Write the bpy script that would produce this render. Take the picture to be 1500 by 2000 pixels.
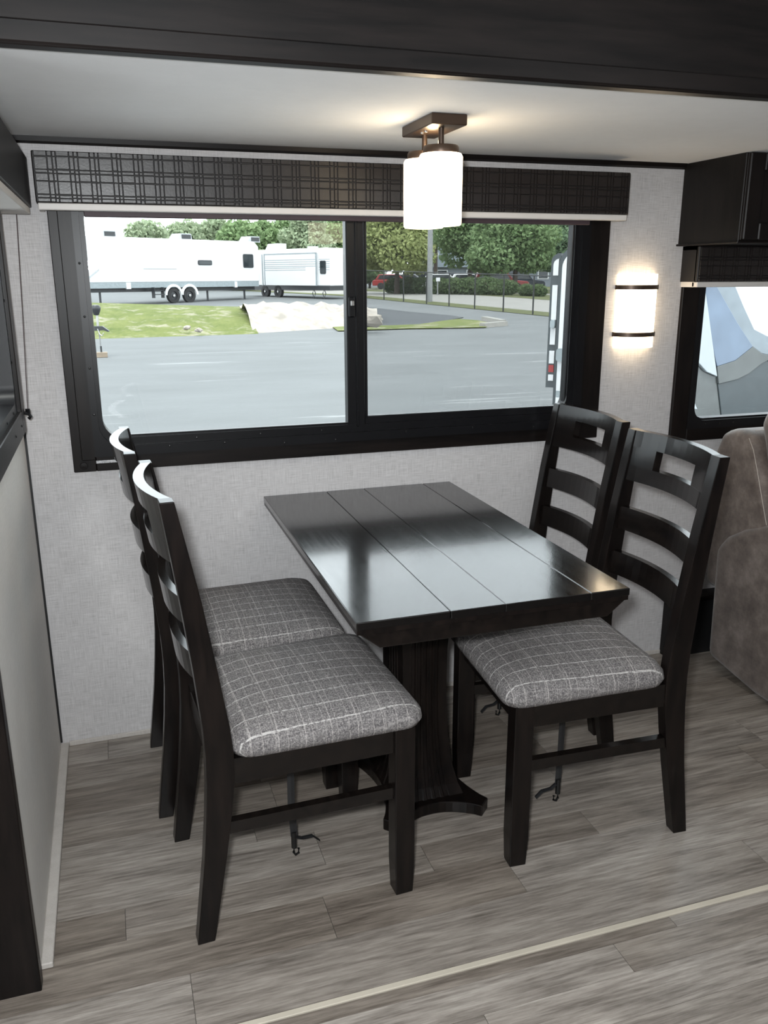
import bpy, bmesh, math, random
import numpy as np
from mathutils import Vector, Matrix

for o in list(bpy.data.objects): bpy.data.objects.remove(o)
S = bpy.context.scene
COL = S.collection
random.seed(7)
PI = math.pi

# ------------------------------------------------------------------ camera
CAM = Vector((-0.1237, -2.5179, 1.4048)); PITCH, YAW, ROLL, FPX = 0.2734, 0.31, -0.0033, 1644.8
def cam_axes():
    cy, sy, cp, sp = math.cos(YAW), math.sin(YAW), math.cos(PITCH), math.sin(PITCH)
    f = Vector((sy*cp, cy*cp, -sp)); rt = Vector((cy, -sy, 0)); up = rt.cross(f)
    c, s = math.cos(ROLL), math.sin(ROLL)
    return c*rt + s*up, -s*rt + c*up, f
RT, UP, FW = cam_axes()
cd = bpy.data.cameras.new('camera'); cam = bpy.data.objects.new('camera', cd); COL.objects.link(cam)
cd.sensor_fit = 'VERTICAL'; cd.sensor_height = 36; cd.lens = FPX/2000*36; cd.clip_start = 0.02; cd.clip_end = 600
m = Matrix((RT, UP, -FW)).transposed().to_4x4(); m.translation = CAM
cam.matrix_world = m
S.camera = cam

# ------------------------------------------------------------------ world, lights, exposure
S.view_settings.view_transform = 'Standard'; S.view_settings.look = 'None'
S.view_settings.gamma = 1; S.view_settings.use_curve_mapping = False; S.view_settings.exposure = 0.0
W = bpy.data.worlds.new('sky'); S.world = W; W.use_nodes = True
bg = W.node_tree.nodes['Background']; bg.inputs[0].default_value = (0.90, 0.96, 1.0, 1); bg.inputs[1].default_value = 4.4

def area(name, loc, target, sx, sy, power, color):
    l = bpy.data.lights.new(name, 'AREA'); l.shape = 'RECTANGLE'; l.size = sx; l.size_y = sy
    l.energy = power; l.color = color
    o = bpy.data.objects.new(name, l); COL.objects.link(o); o.location = loc
    d = Vector(target) - Vector(loc); o.rotation_euler = d.to_track_quat('-Z', 'Y').to_euler()
    return o
sun = bpy.data.lights.new('sun', 'SUN'); sun.energy = 3.2; sun.angle = math.radians(12); sun.color = (1, 0.97, 0.92)
so = bpy.data.objects.new('sun', sun); COL.objects.link(so); so.rotation_euler = (math.radians(27), 0, math.radians(-25))
# fill lights added to brighten the room, and the flash of the camera itself
area('room_fill_light', (1.3, -2.3, 1.90), (1.1, -1.9, 0), 0.6, 0.4, 9, (0.97, 0.99, 1.0))
area('room_fill_light', (-0.6, -2.9, 1.90), (-0.4, -2.5, 0), 0.6, 0.4, 11, (0.97, 0.99, 1.0))
fl_ = bpy.data.lights.new('camera_flash', 'AREA'); fl_.shape = 'DISK'; fl_.size = 0.07; fl_.energy = 40; fl_.color = (0.94, 0.98, 1.0)
fo = bpy.data.objects.new('camera_flash', fl_); COL.objects.link(fo)
fm = m.copy(); fm.translation = CAM + RT*(-0.05) + UP*0.06 - FW*0.02; fo.matrix_world = fm

# ------------------------------------------------------------------ materials
MATS = {}
class NT:
    def __init__(s, name, rough=0.5, spec=0.5):
        s.m = bpy.data.materials.new(name); s.m.use_nodes = True; s.t = s.m.node_tree; s.n = s.t.nodes
        s.b = s.n['Principled BSDF']; s.b.inputs['Roughness'].default_value = rough
        s.b.inputs['Specular IOR Level'].default_value = spec; MATS[name] = s.m
    def new(s, typ, **kw):
        n = s.n.new(typ)
        for k, v in kw.items(): setattr(n, k, v)
        return n
    def link(s, a, b): s.t.links.new(a, b)
    def coord(s, kind='Object', scale=(1, 1, 1), rnd=False):
        if kind == 'World': out = s.new('ShaderNodeNewGeometry').outputs['Position']
        else: out = s.new('ShaderNodeTexCoord').outputs[kind]
        mp = s.new('ShaderNodeMapping'); mp.inputs['Scale'].default_value = scale
        s.link(out, mp.inputs[0])
        if rnd:
            oi = s.new('ShaderNodeObjectInfo'); mu = s.new('ShaderNodeVectorMath', operation='SCALE')
            cx = s.new('ShaderNodeCombineXYZ'); s.link(oi.outputs['Random'], cx.inputs[0]); s.link(oi.outputs['Random'], cx.inputs[1]); s.link(oi.outputs['Random'], cx.inputs[2])
            s.link(cx.outputs[0], mu.inputs[0]); mu.inputs['Scale'].default_value = 37.0
            s.link(mu.outputs[0], mp.inputs['Location'])
        return mp.outputs[0]
    def noise(s, vec, scale=5, detail=3, rough=0.55):
        n = s.new('ShaderNodeTexNoise'); n.inputs['Scale'].default_value = scale; n.inputs['Detail'].default_value = detail
        n.inputs['Roughness'].default_value = rough; s.link(vec, n.inputs['Vector']); return n.outputs['Fac']
    def ramp(s, fac, stops):
        r = s.new('ShaderNodeValToRGB'); e = r.color_ramp.elements
        while len(e) < len(stops): e.new(0.5)
        for el, (p, c) in zip(e, stops): el.position = p; el.color = (*c, 1)
        s.link(fac, r.inputs[0]); return r.outputs[0]
    def mix(s, fac, a, b, typ='MIX'):
        x = s.new('ShaderNodeMix', data_type='RGBA', blend_type=typ)
        for sock, v in ((x.inputs[0], fac), (x.inputs[6], a), (x.inputs[7], b)):
            if isinstance(v, (int, float)): sock.default_value = v
            elif isinstance(v, tuple): sock.default_value = (*v, 1)
            else: s.link(v, sock)
        return x.outputs[2]
    def math(s, op, a, b=None):
        x = s.new('ShaderNodeMath', operation=op)
        for sock, v in zip(x.inputs, (a, b)):
            if v is None: continue
            if isinstance(v, (int, float)): sock.default_value = v
            else: s.link(v, sock)
        return x.outputs[0]
    def color(s, c):
        if isinstance(c, tuple): s.b.inputs['Base Color'].default_value = (*c, 1)
        else: s.link(c, s.b.inputs['Base Color'])
    def bump(s, h, strength=0.3, dist=0.002):
        b = s.new('ShaderNodeBump'); b.inputs['Strength'].default_value = strength; b.inputs['Distance'].default_value = dist
        s.link(h, b.inputs['Height']); s.link(b.outputs[0], s.b.inputs['Normal'])

def plain(name, c, rough=0.5, metal=0.0, spec=0.5, vary=0.12, scale=8):
    t = NT(name, rough, spec); t.b.inputs['Metallic'].default_value = metal
    f = t.noise(t.coord('Object'), scale, 3)
    t.color(t.ramp(f, [(0.3, tuple(x*(1-vary) for x in c)), (0.7, tuple(min(1, x*(1+vary)) for x in c))]))
    return t.m

def linen(name, base, lite, dark):
    t = NT(name, 0.75, 0.2)
    geo = t.new('ShaderNodeNewGeometry').outputs['Position']
    def thread(scale):
        mp = t.new('ShaderNodeMapping'); mp.inputs['Scale'].default_value = scale; t.link(geo, mp.inputs[0]); return t.noise(mp.outputs[0], 1, 4, 0.65)
    v = thread((420, 420, 18)); h = thread((22, 22, 420)); big = thread((3, 3, 3))
    a = t.math('ADD', v, h); a = t.math('MULTIPLY', a, 0.5)
    c = t.ramp(a, [(0.36, dark), (0.5, base), (0.66, lite)])
    c = t.mix(0.10, c, t.ramp(big, [(0.3, dark), (0.7, lite)]))
    t.color(c); t.bump(a, 0.12, 0.001)
    return t.m
linen('wallpaper', (0.50, 0.485, 0.485), (0.62, 0.605, 0.605), (0.36, 0.345, 0.345))
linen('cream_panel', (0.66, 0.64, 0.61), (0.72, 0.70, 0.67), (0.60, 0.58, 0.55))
linen('ceiling_vinyl', (0.86, 0.87, 0.88), (0.88, 0.89, 0.90), (0.84, 0.85, 0.86))
linen('beige_trim', (0.46, 0.43, 0.40), (0.52, 0.49, 0.46), (0.40, 0.37, 0.34))

def darkwood(name, lo, hi, rough, axis=(3, 40, 40), coat=0.0, kind='Object', bump=0.1):
    t = NT(name, rough, 0.2)
    f = t.noise(t.coord(kind, axis), 1.5, 5, 0.65)
    t.color(t.ramp(f, [(0.35, lo), (0.7, hi)])); t.bump(f, bump, 0.001)
    if coat: t.b.inputs['Coat Weight'].default_value = coat; t.b.inputs['Coat Roughness'].default_value = 0.12
    return t.m
darkwood('espresso', (0.0028, 0.0022, 0.0021), (0.0095, 0.0065, 0.0055), 0.30, (30, 30, 4), 0.12)
darkwood('espresso_rail', (0.0028, 0.0022, 0.0021), (0.0085, 0.006, 0.005), 0.22, (30, 4, 30), 0.35)
darkwood('trim_wood', (0.0035, 0.0026, 0.0025), (0.0105, 0.0075, 0.0065), 0.38, (30, 30, 3))
darkwood('trim_wood_h', (0.0035, 0.0026, 0.0025), (0.0105, 0.0075, 0.0065), 0.38, (3, 30, 30))
darkwood('beam_wood', (0.003375, 0.002775, 0.0027), (0.012, 0.009, 0.00825), 0.42, (2, 30, 25))
darkwood('cabinet_wood', (0.0055, 0.0045, 0.004), (0.011, 0.009, 0.008), 0.42, (25, 25, 3))
def tabletop(name, cross):
    t = NT(name, 0.17, 0.4); t.b.inputs['Coat Weight'].default_value = 0.5; t.b.inputs['Coat Roughness'].default_value = 0.10; t.b.inputs['Coat IOR'].default_value = 1.5
    f = t.noise(t.coord('World', (140, 6, 6)), 1, 5, 0.7)
    saw = t.noise(t.coord('World', (5, 130, 5)), 1, 3, 0.6)
    g = t.ramp(saw, [(0.55, (0, 0, 0)), (0.72, (1, 1, 1))])
    h = t.math('ADD', t.math('MULTIPLY', f, 0.10), t.math('MULTIPLY', saw, 0.5 if cross else 0.28))
    t.color(t.mix(g, (0.004, 0.0034, 0.0033), (0.008, 0.0066, 0.006)))
    t.bump(h, 0.16, 0.0012)
    r = t.ramp(f, [(0.3, (0.15,)*3), (0.7, (0.22,)*3)]); t.link(r, t.b.inputs['Roughness'])
tabletop('table_plank', False); tabletop('table_plank_sawn', True)

def floor_mat():
    t = NT('floor_plank', 0.36, 0.45)
    v = t.coord('World', (2.0, 22, 1), rnd=True)
    f = t.noise(v, 1.2, 8, 0.70); g = t.noise(t.coord('World', (9, 150, 1), rnd=True), 1, 5, 0.68)
    c = t.ramp(f, [(0.34, (0.098, 0.083, 0.070)), (0.5, (0.225, 0.197, 0.172)), (0.66, (0.39, 0.355, 0.315))])
    c = t.mix(0.42, c, t.ramp(g, [(0.36, (0.082, 0.069, 0.058)), (0.64, (0.415, 0.375, 0.335))]))
    oi = t.new('ShaderNodeObjectInfo'); k = t.ramp(oi.outputs['Random'], [(0.0, (0.70, 0.665, 0.63)), (0.35, (0.92, 0.90, 0.88)), (0.65, (1.0, 1.0, 1.0)), (1.0, (1.20, 1.20, 1.20))])
    t.color(t.mix(1.0, c, k, 'MULTIPLY')); t.bump(g, 0.08, 0.001)
floor_mat()
plain('floor_gap', (0.05, 0.043, 0.038), 0.7)

def fabric():
    t = NT('plaid_fabric', 0.85, 0.15)
    co = t.new('ShaderNodeTexCoord').outputs['Object']; sep = t.new('ShaderNodeSeparateXYZ'); t.link(co, sep.inputs[0])
    nz = t.noise(t.coord('Object', (60, 60, 60)), 1, 3); wob = t.math('MULTIPLY', t.math('SUBTRACT', nz, 0.5), 0.004)
    def lines(axis, period, width, off):
        x = t.math('ADD', t.math('ADD', sep.outputs[axis], wob), off)
        f = t.math('FRACT', t.math('DIVIDE', x, period)); d = t.math('ABSOLUTE', t.math('SUBTRACT', f, 0.5))
        return t.math('LESS_THAN', d, width/period/2)
    weave = t.noise(t.coord('Object', (300, 300, 300)), 1, 3, 0.75)
    fx = t.noise(t.coord('Object', (25, 500, 60)), 1, 3, 0.7); fy = t.noise(t.coord('Object', (500, 25, 60)), 1, 3, 0.7)
    base = t.ramp(weave, [(0.36, (0.045, 0.041, 0.045)), (0.50, (0.135, 0.124, 0.122)), (0.64, (0.36, 0.34, 0.325))])
    base = t.mix(0.38, base, t.ramp(t.math('MULTIPLY', t.math('ADD', fx, fy), 0.5), [(0.38, (0.04, 0.037, 0.04)), (0.62, (0.27, 0.255, 0.25))]))
    brk = t.ramp(t.noise(t.coord('Object', (160, 160, 160)), 1, 2), [(0.36, (0.1,)*3), (0.52, (1,)*3)])
    L1 = t.math('MAXIMUM', lines(1, 0.0456, 0.0030, 0.0), 0)
    L1 = t.math('MULTIPLY', L1, brk)
    L2 = t.math('MULTIPLY', t.math('MAXIMUM', lines(0, 0.058, 0.0022, 0.01), lines(0, 0.027, 0.0012, 0.02)), brk)
    L3 = t.math('MULTIPLY', lines(1, 0.0155, 0.0010, 0.003), 0.45)
    c = t.mix(t.math('MULTIPLY', L3, brk), base, (0.34, 0.32, 0.31))
    c = t.mix(t.math('MULTIPLY', L2, 0.65), c, (0.42, 0.39, 0.37)); c = t.mix(t.math('MULTIPLY', L1, 0.8), c, (0.50, 0.48, 0.46))
    t.color(c); t.bump(weave, 0.5, 0.0015)
fabric()

def suede():
    t = NT('suede', 0.6, 0.3)
    f = t.noise(t.coord('Object', (14, 14, 14)), 1, 6, 0.65); g = t.noise(t.coord('Object', (90, 90, 90)), 1, 3)
    c = t.ramp(f, [(0.34, (0.075, 0.057, 0.048)), (0.52, (0.135, 0.107, 0.092)), (0.68, (0.215, 0.178, 0.157))])
    t.color(t.mix(0.15, c, t.ramp(g, [(0.3, (0.07, 0.055, 0.048)), (0.7, (0.21, 0.175, 0.155))]))); t.bump(g, 0.15, 0.002)
    t.b.inputs['Sheen Weight'].default_value = 0.25
suede()
plain('thread', (0.42, 0.38, 0.34), 0.8)
def vinyl():
    t = NT('embossed_vinyl', 0.34, 0.5); g = t.noise(t.coord('Object', (160, 160, 160)), 1, 4, 0.6)
    t.color(t.ramp(g, [(0.3, (0.009, 0.0065, 0.006)), (0.7, (0.018, 0.0135, 0.012))])); t.bump(g, 0.25, 0.001)
vinyl()
plain('vinyl_groove', (0.004, 0.0025, 0.0025), 0.6)
plain('seam_strip', (0.50, 0.45, 0.37), 0.6, vary=0.08)
plain('ivory_board', (0.62, 0.59, 0.56), 0.5, vary=0.03)
plain('black_frame', (0.005, 0.005, 0.006), 0.36, spec=0.25, vary=0.1)
plain('black_rubber', (0.006, 0.006, 0.0065), 0.55)
plain('screw_metal', (0.03, 0.03, 0.03), 0.35, 0.8)
plain('steel', (0.45, 0.44, 0.43), 0.3, 0.9)
plain('bronze', (0.060, 0.038, 0.026), 0.38, 0.55)
plain('strap_web', (0.012, 0.012, 0.013), 0.6)
plain('silver_print', (0.45, 0.45, 0.46), 0.4, vary=0.6, scale=400)
plain('shade_fabric', (0.055, 0.035, 0.040), 0.6)
def emis(name, c, st):
    t = NT(name, 0.4); t.color((0.9, 0.88, 0.84)); t.b.inputs['Emission Color'].default_value = (*c, 1); t.b.inputs['Emission Strength'].default_value = st
emis('lit_glass', (1.0, 0.82, 0.58), 5.5); emis('lit_sconce', (1.0, 0.78, 0.50), 6.0)
def glass():
    t = NT('pane_glass', 0.0); n = t.n
    out = n['Material Output']; tr = t.new('ShaderNodeBsdfTransparent'); tr.inputs[0].default_value = (0.93, 0.95, 0.95, 1)
    gl = t.new('ShaderNodeBsdfGlossy'); gl.inputs['Roughness'].default_value = 0.005
    fr = t.new('ShaderNodeFresnel'); fr.inputs[0].default_value = 1.5
    mx = t.new('ShaderNodeMixShader'); gm = t.new('ShaderNodeNewGeometry'); fac = t.math('MULTIPLY', fr.outputs[0], t.math('SUBTRACT', 1.0, gm.outputs['Backfacing']))
    t.link(fac, mx.inputs[0]); t.link(tr.outputs[0], mx.inputs[1]); t.link(gl.outputs[0], mx.inputs[2]); t.link(mx.outputs[0], out.inputs[0])
glass()
# outdoors
def asphalt(name, c, streak):
    t = NT(name, 0.85, 0.3)
    g = t.noise(t.coord('World', (30, 30, 30)), 1, 3); b = t.noise(t.coord('World', (0.35, 0.8, 1)), 1, 5)
    s = t.noise(t.coord('World', (0.22, 2.6, 1)), 1, 6, 0.7)
    col = t.ramp(b, [(0.3, tuple(x*0.88 for x in c)), (0.7, tuple(x*1.12 for x in c))])
    col = t.mix(0.2, col, t.ramp(g, [(0.3, tuple(x*0.7 for x in c)), (0.7, tuple(x*1.3 for x in c))]))
    if streak: col = t.mix(t.ramp(s, [(0.60, (0, 0, 0)), (0.70, (0.55,)*3)]), col, (0.30, 0.31, 0.31))
    t.color(col)
asphalt('asphalt', (0.1043, 0.1101, 0.1121), True); asphalt('fresh_asphalt', (0.04637, 0.05023, 0.0541), False); asphalt('concrete_road', (0.2125, 0.2048, 0.1893), False)
def grass(name, lo, hi, sp):
    t = NT(name, 0.9, 0.1); a = t.noise(t.coord('World', (0.8, 0.8, 0.8)), 1, 6, 0.7); b = t.noise(t.coord('World', (9, 9, 9)), 1, 3)
    c = t.mix(0.4, t.ramp(a, [(0.35, lo), (0.65, hi)]), t.ramp(b, [(0.3, lo), (0.7, hi)]))
    if sp: c = t.mix(t.ramp(t.noise(t.coord('World', (1.1, 1.1, 3)), 1, 6, 0.75), [(0.52, (0, 0, 0)), (0.64, (0.8,)*3)]), c, (0.25, 0.23, 0.18))
    t.color(c)
grass('grass', (0.0621, 0.08694, 0.0207), (0.1408, 0.1532, 0.05382), True); grass('verge', (0.06624, 0.07866, 0.03312), (0.1076, 0.1118, 0.05382), False)
plain('rubble', (0.2668, 0.2392, 0.207), 0.95, vary=0.3, scale=2); plain('curb', (0.23, 0.2208, 0.2024), 0.9)
def leaf(name, a, b):
    t = NT(name, 0.7, 0.2)
    f = t.noise(t.coord('World', (2.5, 2.5, 2.5)), 1, 4, 0.7); c = t.ramp(f, [(0.3, a), (0.7, b)]); t.color(c)
    tl = t.new('ShaderNodeBsdfTranslucent'); t.link(c, tl.inputs[0]); mx = t.new('ShaderNodeMixShader'); mx.inputs[0].default_value = 0.35
    t.link(t.b.outputs[0], mx.inputs[1]); t.link(tl.outputs[0], mx.inputs[2]); t.link(mx.outputs[0], t.n['Material Output'].inputs[0])
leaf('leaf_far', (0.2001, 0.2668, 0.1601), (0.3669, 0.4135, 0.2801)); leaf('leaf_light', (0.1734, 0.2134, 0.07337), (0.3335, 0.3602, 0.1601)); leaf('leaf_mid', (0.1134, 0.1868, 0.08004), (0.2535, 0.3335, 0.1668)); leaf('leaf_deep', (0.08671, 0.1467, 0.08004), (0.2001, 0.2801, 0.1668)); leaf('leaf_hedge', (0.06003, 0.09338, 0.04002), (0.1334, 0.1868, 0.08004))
plain('bark', (0.0552, 0.0414, 0.0322), 0.9)
plain('rv_white', (0.5332, 0.5394, 0.5456), 0.3, vary=0.01); plain('rv_grey', (0.2108, 0.2418, 0.2542), 0.4); plain('rv_dark', (0.0186, 0.02046, 0.02294), 0.4); plain('rv_pale', (0.341, 0.3596, 0.372), 0.35)
plain('tyre', (0.0121, 0.0121, 0.01265), 0.8); plain('dark_glass', (0.0165, 0.022, 0.02475), 0.08); plain('red_paint', (0.231, 0.011, 0.011), 0.3); plain('silver_paint', (0.3025, 0.3135, 0.33), 0.25, 0.3); plain('blue_paint', (0.0165, 0.1375, 0.341), 0.4)
plain('navy_paint', (0.0184, 0.0276, 0.046), 0.3); plain('fence_black', (0.0092, 0.01012, 0.01012), 0.5); plain('galvanised', (0.1932, 0.1978, 0.1978), 0.5, 0.3); plain('siding', (0.1288, 0.1472, 0.1702), 0.7); plain('roof_shingle', (0.1518, 0.1794, 0.2116), 0.8); plain('timber', (0.2208, 0.1748, 0.1288), 0.8)
plain('cap_blue', (0.092, 0.1242, 0.1748), 0.12, vary=0.25, scale=3); plain('cap_pale', (0.2852, 0.3128, 0.3312), 0.12, vary=0.08, scale=3); plain('cap_steel', (0.1472, 0.1748, 0.1978), 0.15, vary=0.1); plain('cap_grey', (0.069, 0.0759, 0.0759), 0.2, vary=0.15); plain('cap_charcoal', (0.0322, 0.0414, 0.046), 0.25, vary=0.1)
def screen():
    t = NT('screen_mesh', 0.6); tr = t.new('ShaderNodeBsdfTransparent'); mx = t.new('ShaderNodeMixShader'); mx.inputs[0].default_value = 0.17
    t.color((0.05, 0.05, 0.052)); t.link(tr.outputs[0], mx.inputs[1]); t.link(t.b.outputs[0], mx.inputs[2]); t.link(mx.outputs[0], t.n['Material Output'].inputs[0])
screen()
def mesh_fence():
    t = NT('chain_link', 0.5); tr = t.new('ShaderNodeBsdfTransparent'); mx = t.new('ShaderNodeMixShader'); mx.inputs[0].default_value = 0.12
    t.color((0.02, 0.022, 0.022)); t.link(tr.outputs[0], mx.inputs[1]); t.link(t.b.outputs[0], mx.inputs[2]); t.link(mx.outputs[0], t.n['Material Output'].inputs[0])
mesh_fence()

# ------------------------------------------------------------------ helpers
def tag(o, label=None, cat=None, group=None, kind=None):
    for k, v in (('label', label), ('category', cat), ('group', group), ('kind', kind)):
        if v: o[k] = v
    return o
def empty(name, loc=(0, 0, 0), rz=0, label=None, cat=None, group=None):
    o = bpy.data.objects.new(name, None); COL.objects.link(o); o.location = loc; o.rotation_euler = (0, 0, rz); o.empty_display_size = 0.05
    return tag(o, label, cat, group)
class MB:
    def __init__(s): s.v = []; s.f = []
    def add(s, vs, fs):
        k = len(s.v); s.v += [tuple(p) for p in vs]; s.f += [tuple(i+k for i in f) for f in fs]; return s
    def box(s, x0, x1, y0, y1, z0, z1):
        return s.add([(x, y, z) for z in (z0, z1) for y in (y0, y1) for x in (x0, x1)],
                     [(0, 2, 3, 1), (4, 5, 7, 6), (0, 1, 5, 4), (2, 6, 7, 3), (0, 4, 6, 2), (1, 3, 7, 5)])
    def cbox(s, x0, x1, y0, y1, z0, z1, c=0.003):   # chamfered box
        pts = []
        for sz, z in ((-1, z0), (1, z1)):
            for sy, y in ((-1, y0), (1, y1)):
                for sx, x in ((-1, x0), (1, x1)):
                    pts += [(x, y-sy*c, z-sz*c), (x-sx*c, y, z-sz*c), (x-sx*c, y-sy*c, z)]
        bm = bmesh.new()
        for p in pts: bm.verts.new(p)
        bmesh.ops.convex_hull(bm, input=bm.verts); bm.verts.index_update()
        s.add([v.co[:] for v in bm.verts], [[v.index for v in f.verts] for f in bm.faces]); bm.free(); return s
    def prism(s, poly, axis, a, b):
        n = len(poly)
        def P(p, t): return {'x': (t, p[0], p[1]), 'y': (p[0], t, p[1]), 'z': (p[0], p[1], t)}[axis]
        vs = [P(p, a) for p in poly] + [P(p, b) for p in poly]
        return s.add(vs, [tuple(range(n))[::-1], tuple(range(n, 2*n))] + [(i, (i+1) % n, n+(i+1) % n, n+i) for i in range(n)])
    def ring(s, outer, inner, axis, a, b):
        n = len(outer)
        def P(p, t): return {'x': (t, p[0], p[1]), 'y': (p[0], t, p[1]), 'z': (p[0], p[1], t)}[axis]
        vs = [P(p, t) for t in (a, b) for q in (outer, inner) for p in q]
        fs = []
        for i in range(n):
            j = (i+1) % n
            fs += [(i, j, n+j, n+i), (2*n+i, 3*n+i, 3*n+j, 2*n+j), (i, 2*n+i, 2*n+j, j), (n+i, n+j, 3*n+j, 3*n+i)]
        return s.add(vs, fs)
    def tube(s, pts, r, n=8, cap=True):
        pts = [Vector(p) for p in pts]; rs = r if isinstance(r, (list, tuple)) else [r]*len(pts)
        rings = []; ref = Vector((0, 0, 1))
        for i, p in enumerate(pts):
            d = (pts[min(i+1, len(pts)-1)] - pts[max(i-1, 0)]).normalized()
            u = d.cross(ref)
            if u.length < 0.05: u = d.cross(Vector((1, 0, 0)))
            u.normalize(); w = d.cross(u).normalized()
            rings.append([p + rs[i]*(math.cos(2*PI*k/n)*u + math.sin(2*PI*k/n)*w) for k in range(n)])
        vs = [v for q in rings for v in q]; fs = []
        for i in range(len(pts)-1):
            for k in range(n): fs.append((i*n+k, i*n+(k+1) % n, (i+1)*n+(k+1) % n, (i+1)*n+k))
        if cap: fs += [tuple(range(n))[::-1], tuple((len(pts)-1)*n+k for k in range(n))]
        return s.add(vs, fs)
    def lathe(s, prof, n=32, c=(0, 0), a0=0, a1=2*PI):
        full = abs(a1-a0-2*PI) < 1e-6; k = n if full else n+1
        vs = [(c[0]+r*math.cos(a0+(a1-a0)*i/n), c[1]+r*math.sin(a0+(a1-a0)*i/n), z) for r, z in prof for i in range(k)]
        fs = []
        for j in range(len(prof)-1):
            for i in range(n):
                q = (i+1) % k; fs.append((j*k+i, j*k+q, (j+1)*k+q, (j+1)*k+i))
        return s.add(vs, fs)
    def loft(s, rings, cap=True):
        n = len(rings[0]); vs = [p for r in rings for p in r]; fs = []
        for j in range(len(rings)-1):
            for i in range(n): q = (i+1) % n; fs.append((j*n+i, j*n+q, (j+1)*n+q, (j+1)*n+i))
        if cap: fs += [tuple(range(n))[::-1], tuple((len(rings)-1)*n+i for i in range(n))]
        return s.add(vs, fs)
    def build(s, name, mat, parent=None, smooth=False, bevel=0, **tags):
        me = bpy.data.meshes.new(name); me.from_pydata(s.v, [], s.f)
        bm = bmesh.new(); bm.from_mesh(me); bmesh.ops.recalc_face_normals(bm, faces=bm.faces); bm.to_mesh(me); bm.free()
        me.materials.append(MATS[mat])
        o = bpy.data.objects.new(name, me); COL.objects.link(o)
        if smooth:
            me.polygons.foreach_set('use_smooth', [True]*len(me.polygons))
            me.set_sharp_from_angle(angle=math.radians(40))
        if bevel:
            b = o.modifiers.new('b', 'BEVEL'); b.width = bevel; b.segments = 2; b.limit_method = 'ANGLE'; b.angle_limit = math.radians(40)
        if parent: o.parent = parent
        return tag(o, **tags)
def copy_tree(o, parent=None):
    c = o.copy(); COL.objects.link(c); c.parent = parent
    for ch in o.children: copy_tree(ch, c)
    return c
def rrect(x0, x1, z0, z1, r, n=6):
    pts = []
    for cx, cz, a in ((x1-r, z1-r, 0), (x0+r, z1-r, PI/2), (x0+r, z0+r, PI), (x1-r, z0+r, 1.5*PI)):
        pts += [(cx+r*math.cos(a+PI/2*i/n), cz+r*math.sin(a+PI/2*i/n)) for i in range(n+1)]
    return pts
def at(u, v, d):
    """world point seen at photo pixel u, v that lies d metres ahead of the camera"""
    r = RT*(u-750)/FPX - UP*(v-1000)/FPX + FW
    return CAM + r*(d/(r.x*math.sin(YAW)+r.y*math.cos(YAW)))
def ld(l, d, z): return Vector((CAM.x + l*math.cos(YAW)+d*math.sin(YAW), CAM.y - l*math.sin(YAW)+d*math.cos(YAW), z))

# ------------------------------------------------------------------ room shell
XL = -0.372; ZC = 1.754; YO = -0.95; ZM = 1.925
def wall_with_holes(mb, u0, u1, z0, z1, holes, put):
    us = sorted({u0, u1, *[h[0] for h in holes], *[h[1] for h in holes]}); zs = sorted({z0, z1, *[h[2] for h in holes], *[h[3] for h in holes]})
    for i in range(len(us)-1):
        for j in range(len(zs)-1):
            cu, cz = (us[i]+us[i+1])/2, (zs[j]+zs[j+1])/2
            if not any(h[0] < cu < h[1] and h[2] < cz < h[3] for h in holes): put(mb, us[i], us[i+1], zs[j], zs[j+1])
mb = MB(); wall_with_holes(mb, XL-0.05, 3.4, -0.03, ZC+0.05, [(-0.19, 1.375, 0.91, 1.64), (1.815, 2.75, 0.875, 1.46)], lambda m, a, b, c, d: m.box(a, b, 0, 0.05, c, d))
mb.build('wall_back', 'wallpaper', kind='structure')
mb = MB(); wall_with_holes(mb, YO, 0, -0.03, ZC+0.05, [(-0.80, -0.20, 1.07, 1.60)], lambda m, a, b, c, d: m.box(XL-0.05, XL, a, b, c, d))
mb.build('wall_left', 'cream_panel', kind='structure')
MB().box(XL-0.05, 3.4, YO, 0.05, ZC, ZC+0.05).build('ceiling', 'ceiling_vinyl', kind='structure')
MB().box(-2.0, 3.5, -3.85, YO-0.03, ZM, ZM+0.05).build('ceiling_main', 'ceiling_vinyl', kind='structure')
mb = MB(); wall_with_holes(mb, -2.0, 3.5, -0.03, ZM, [], lambda m, a, b, c, d: m.box(a, b, -3.85, -3.8, c, d))
mb.build('wall_opposite', 'wallpaper', kind='structure')
mb = MB(); wall_with_holes(mb, -3.85, YO, -0.03, ZM, [(-2.65, -1.95, 0.3, 1.8)], lambda m, a, b, c, d: m.box(-2.05, -2.0, a, b, c, d))
mb.build('wall_entry', 'wallpaper', kind='structure')
MB().box(3.4, 3.45, -3.85, 0.05, -0.03, ZM).build('wall_right', 'wallpaper', kind='structure')
MB().box(-2.0, XL-0.24, YO-0.0, YO+0.05, -0.03, ZM).build('wall_flank', 'wallpaper', kind='structure')

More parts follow.
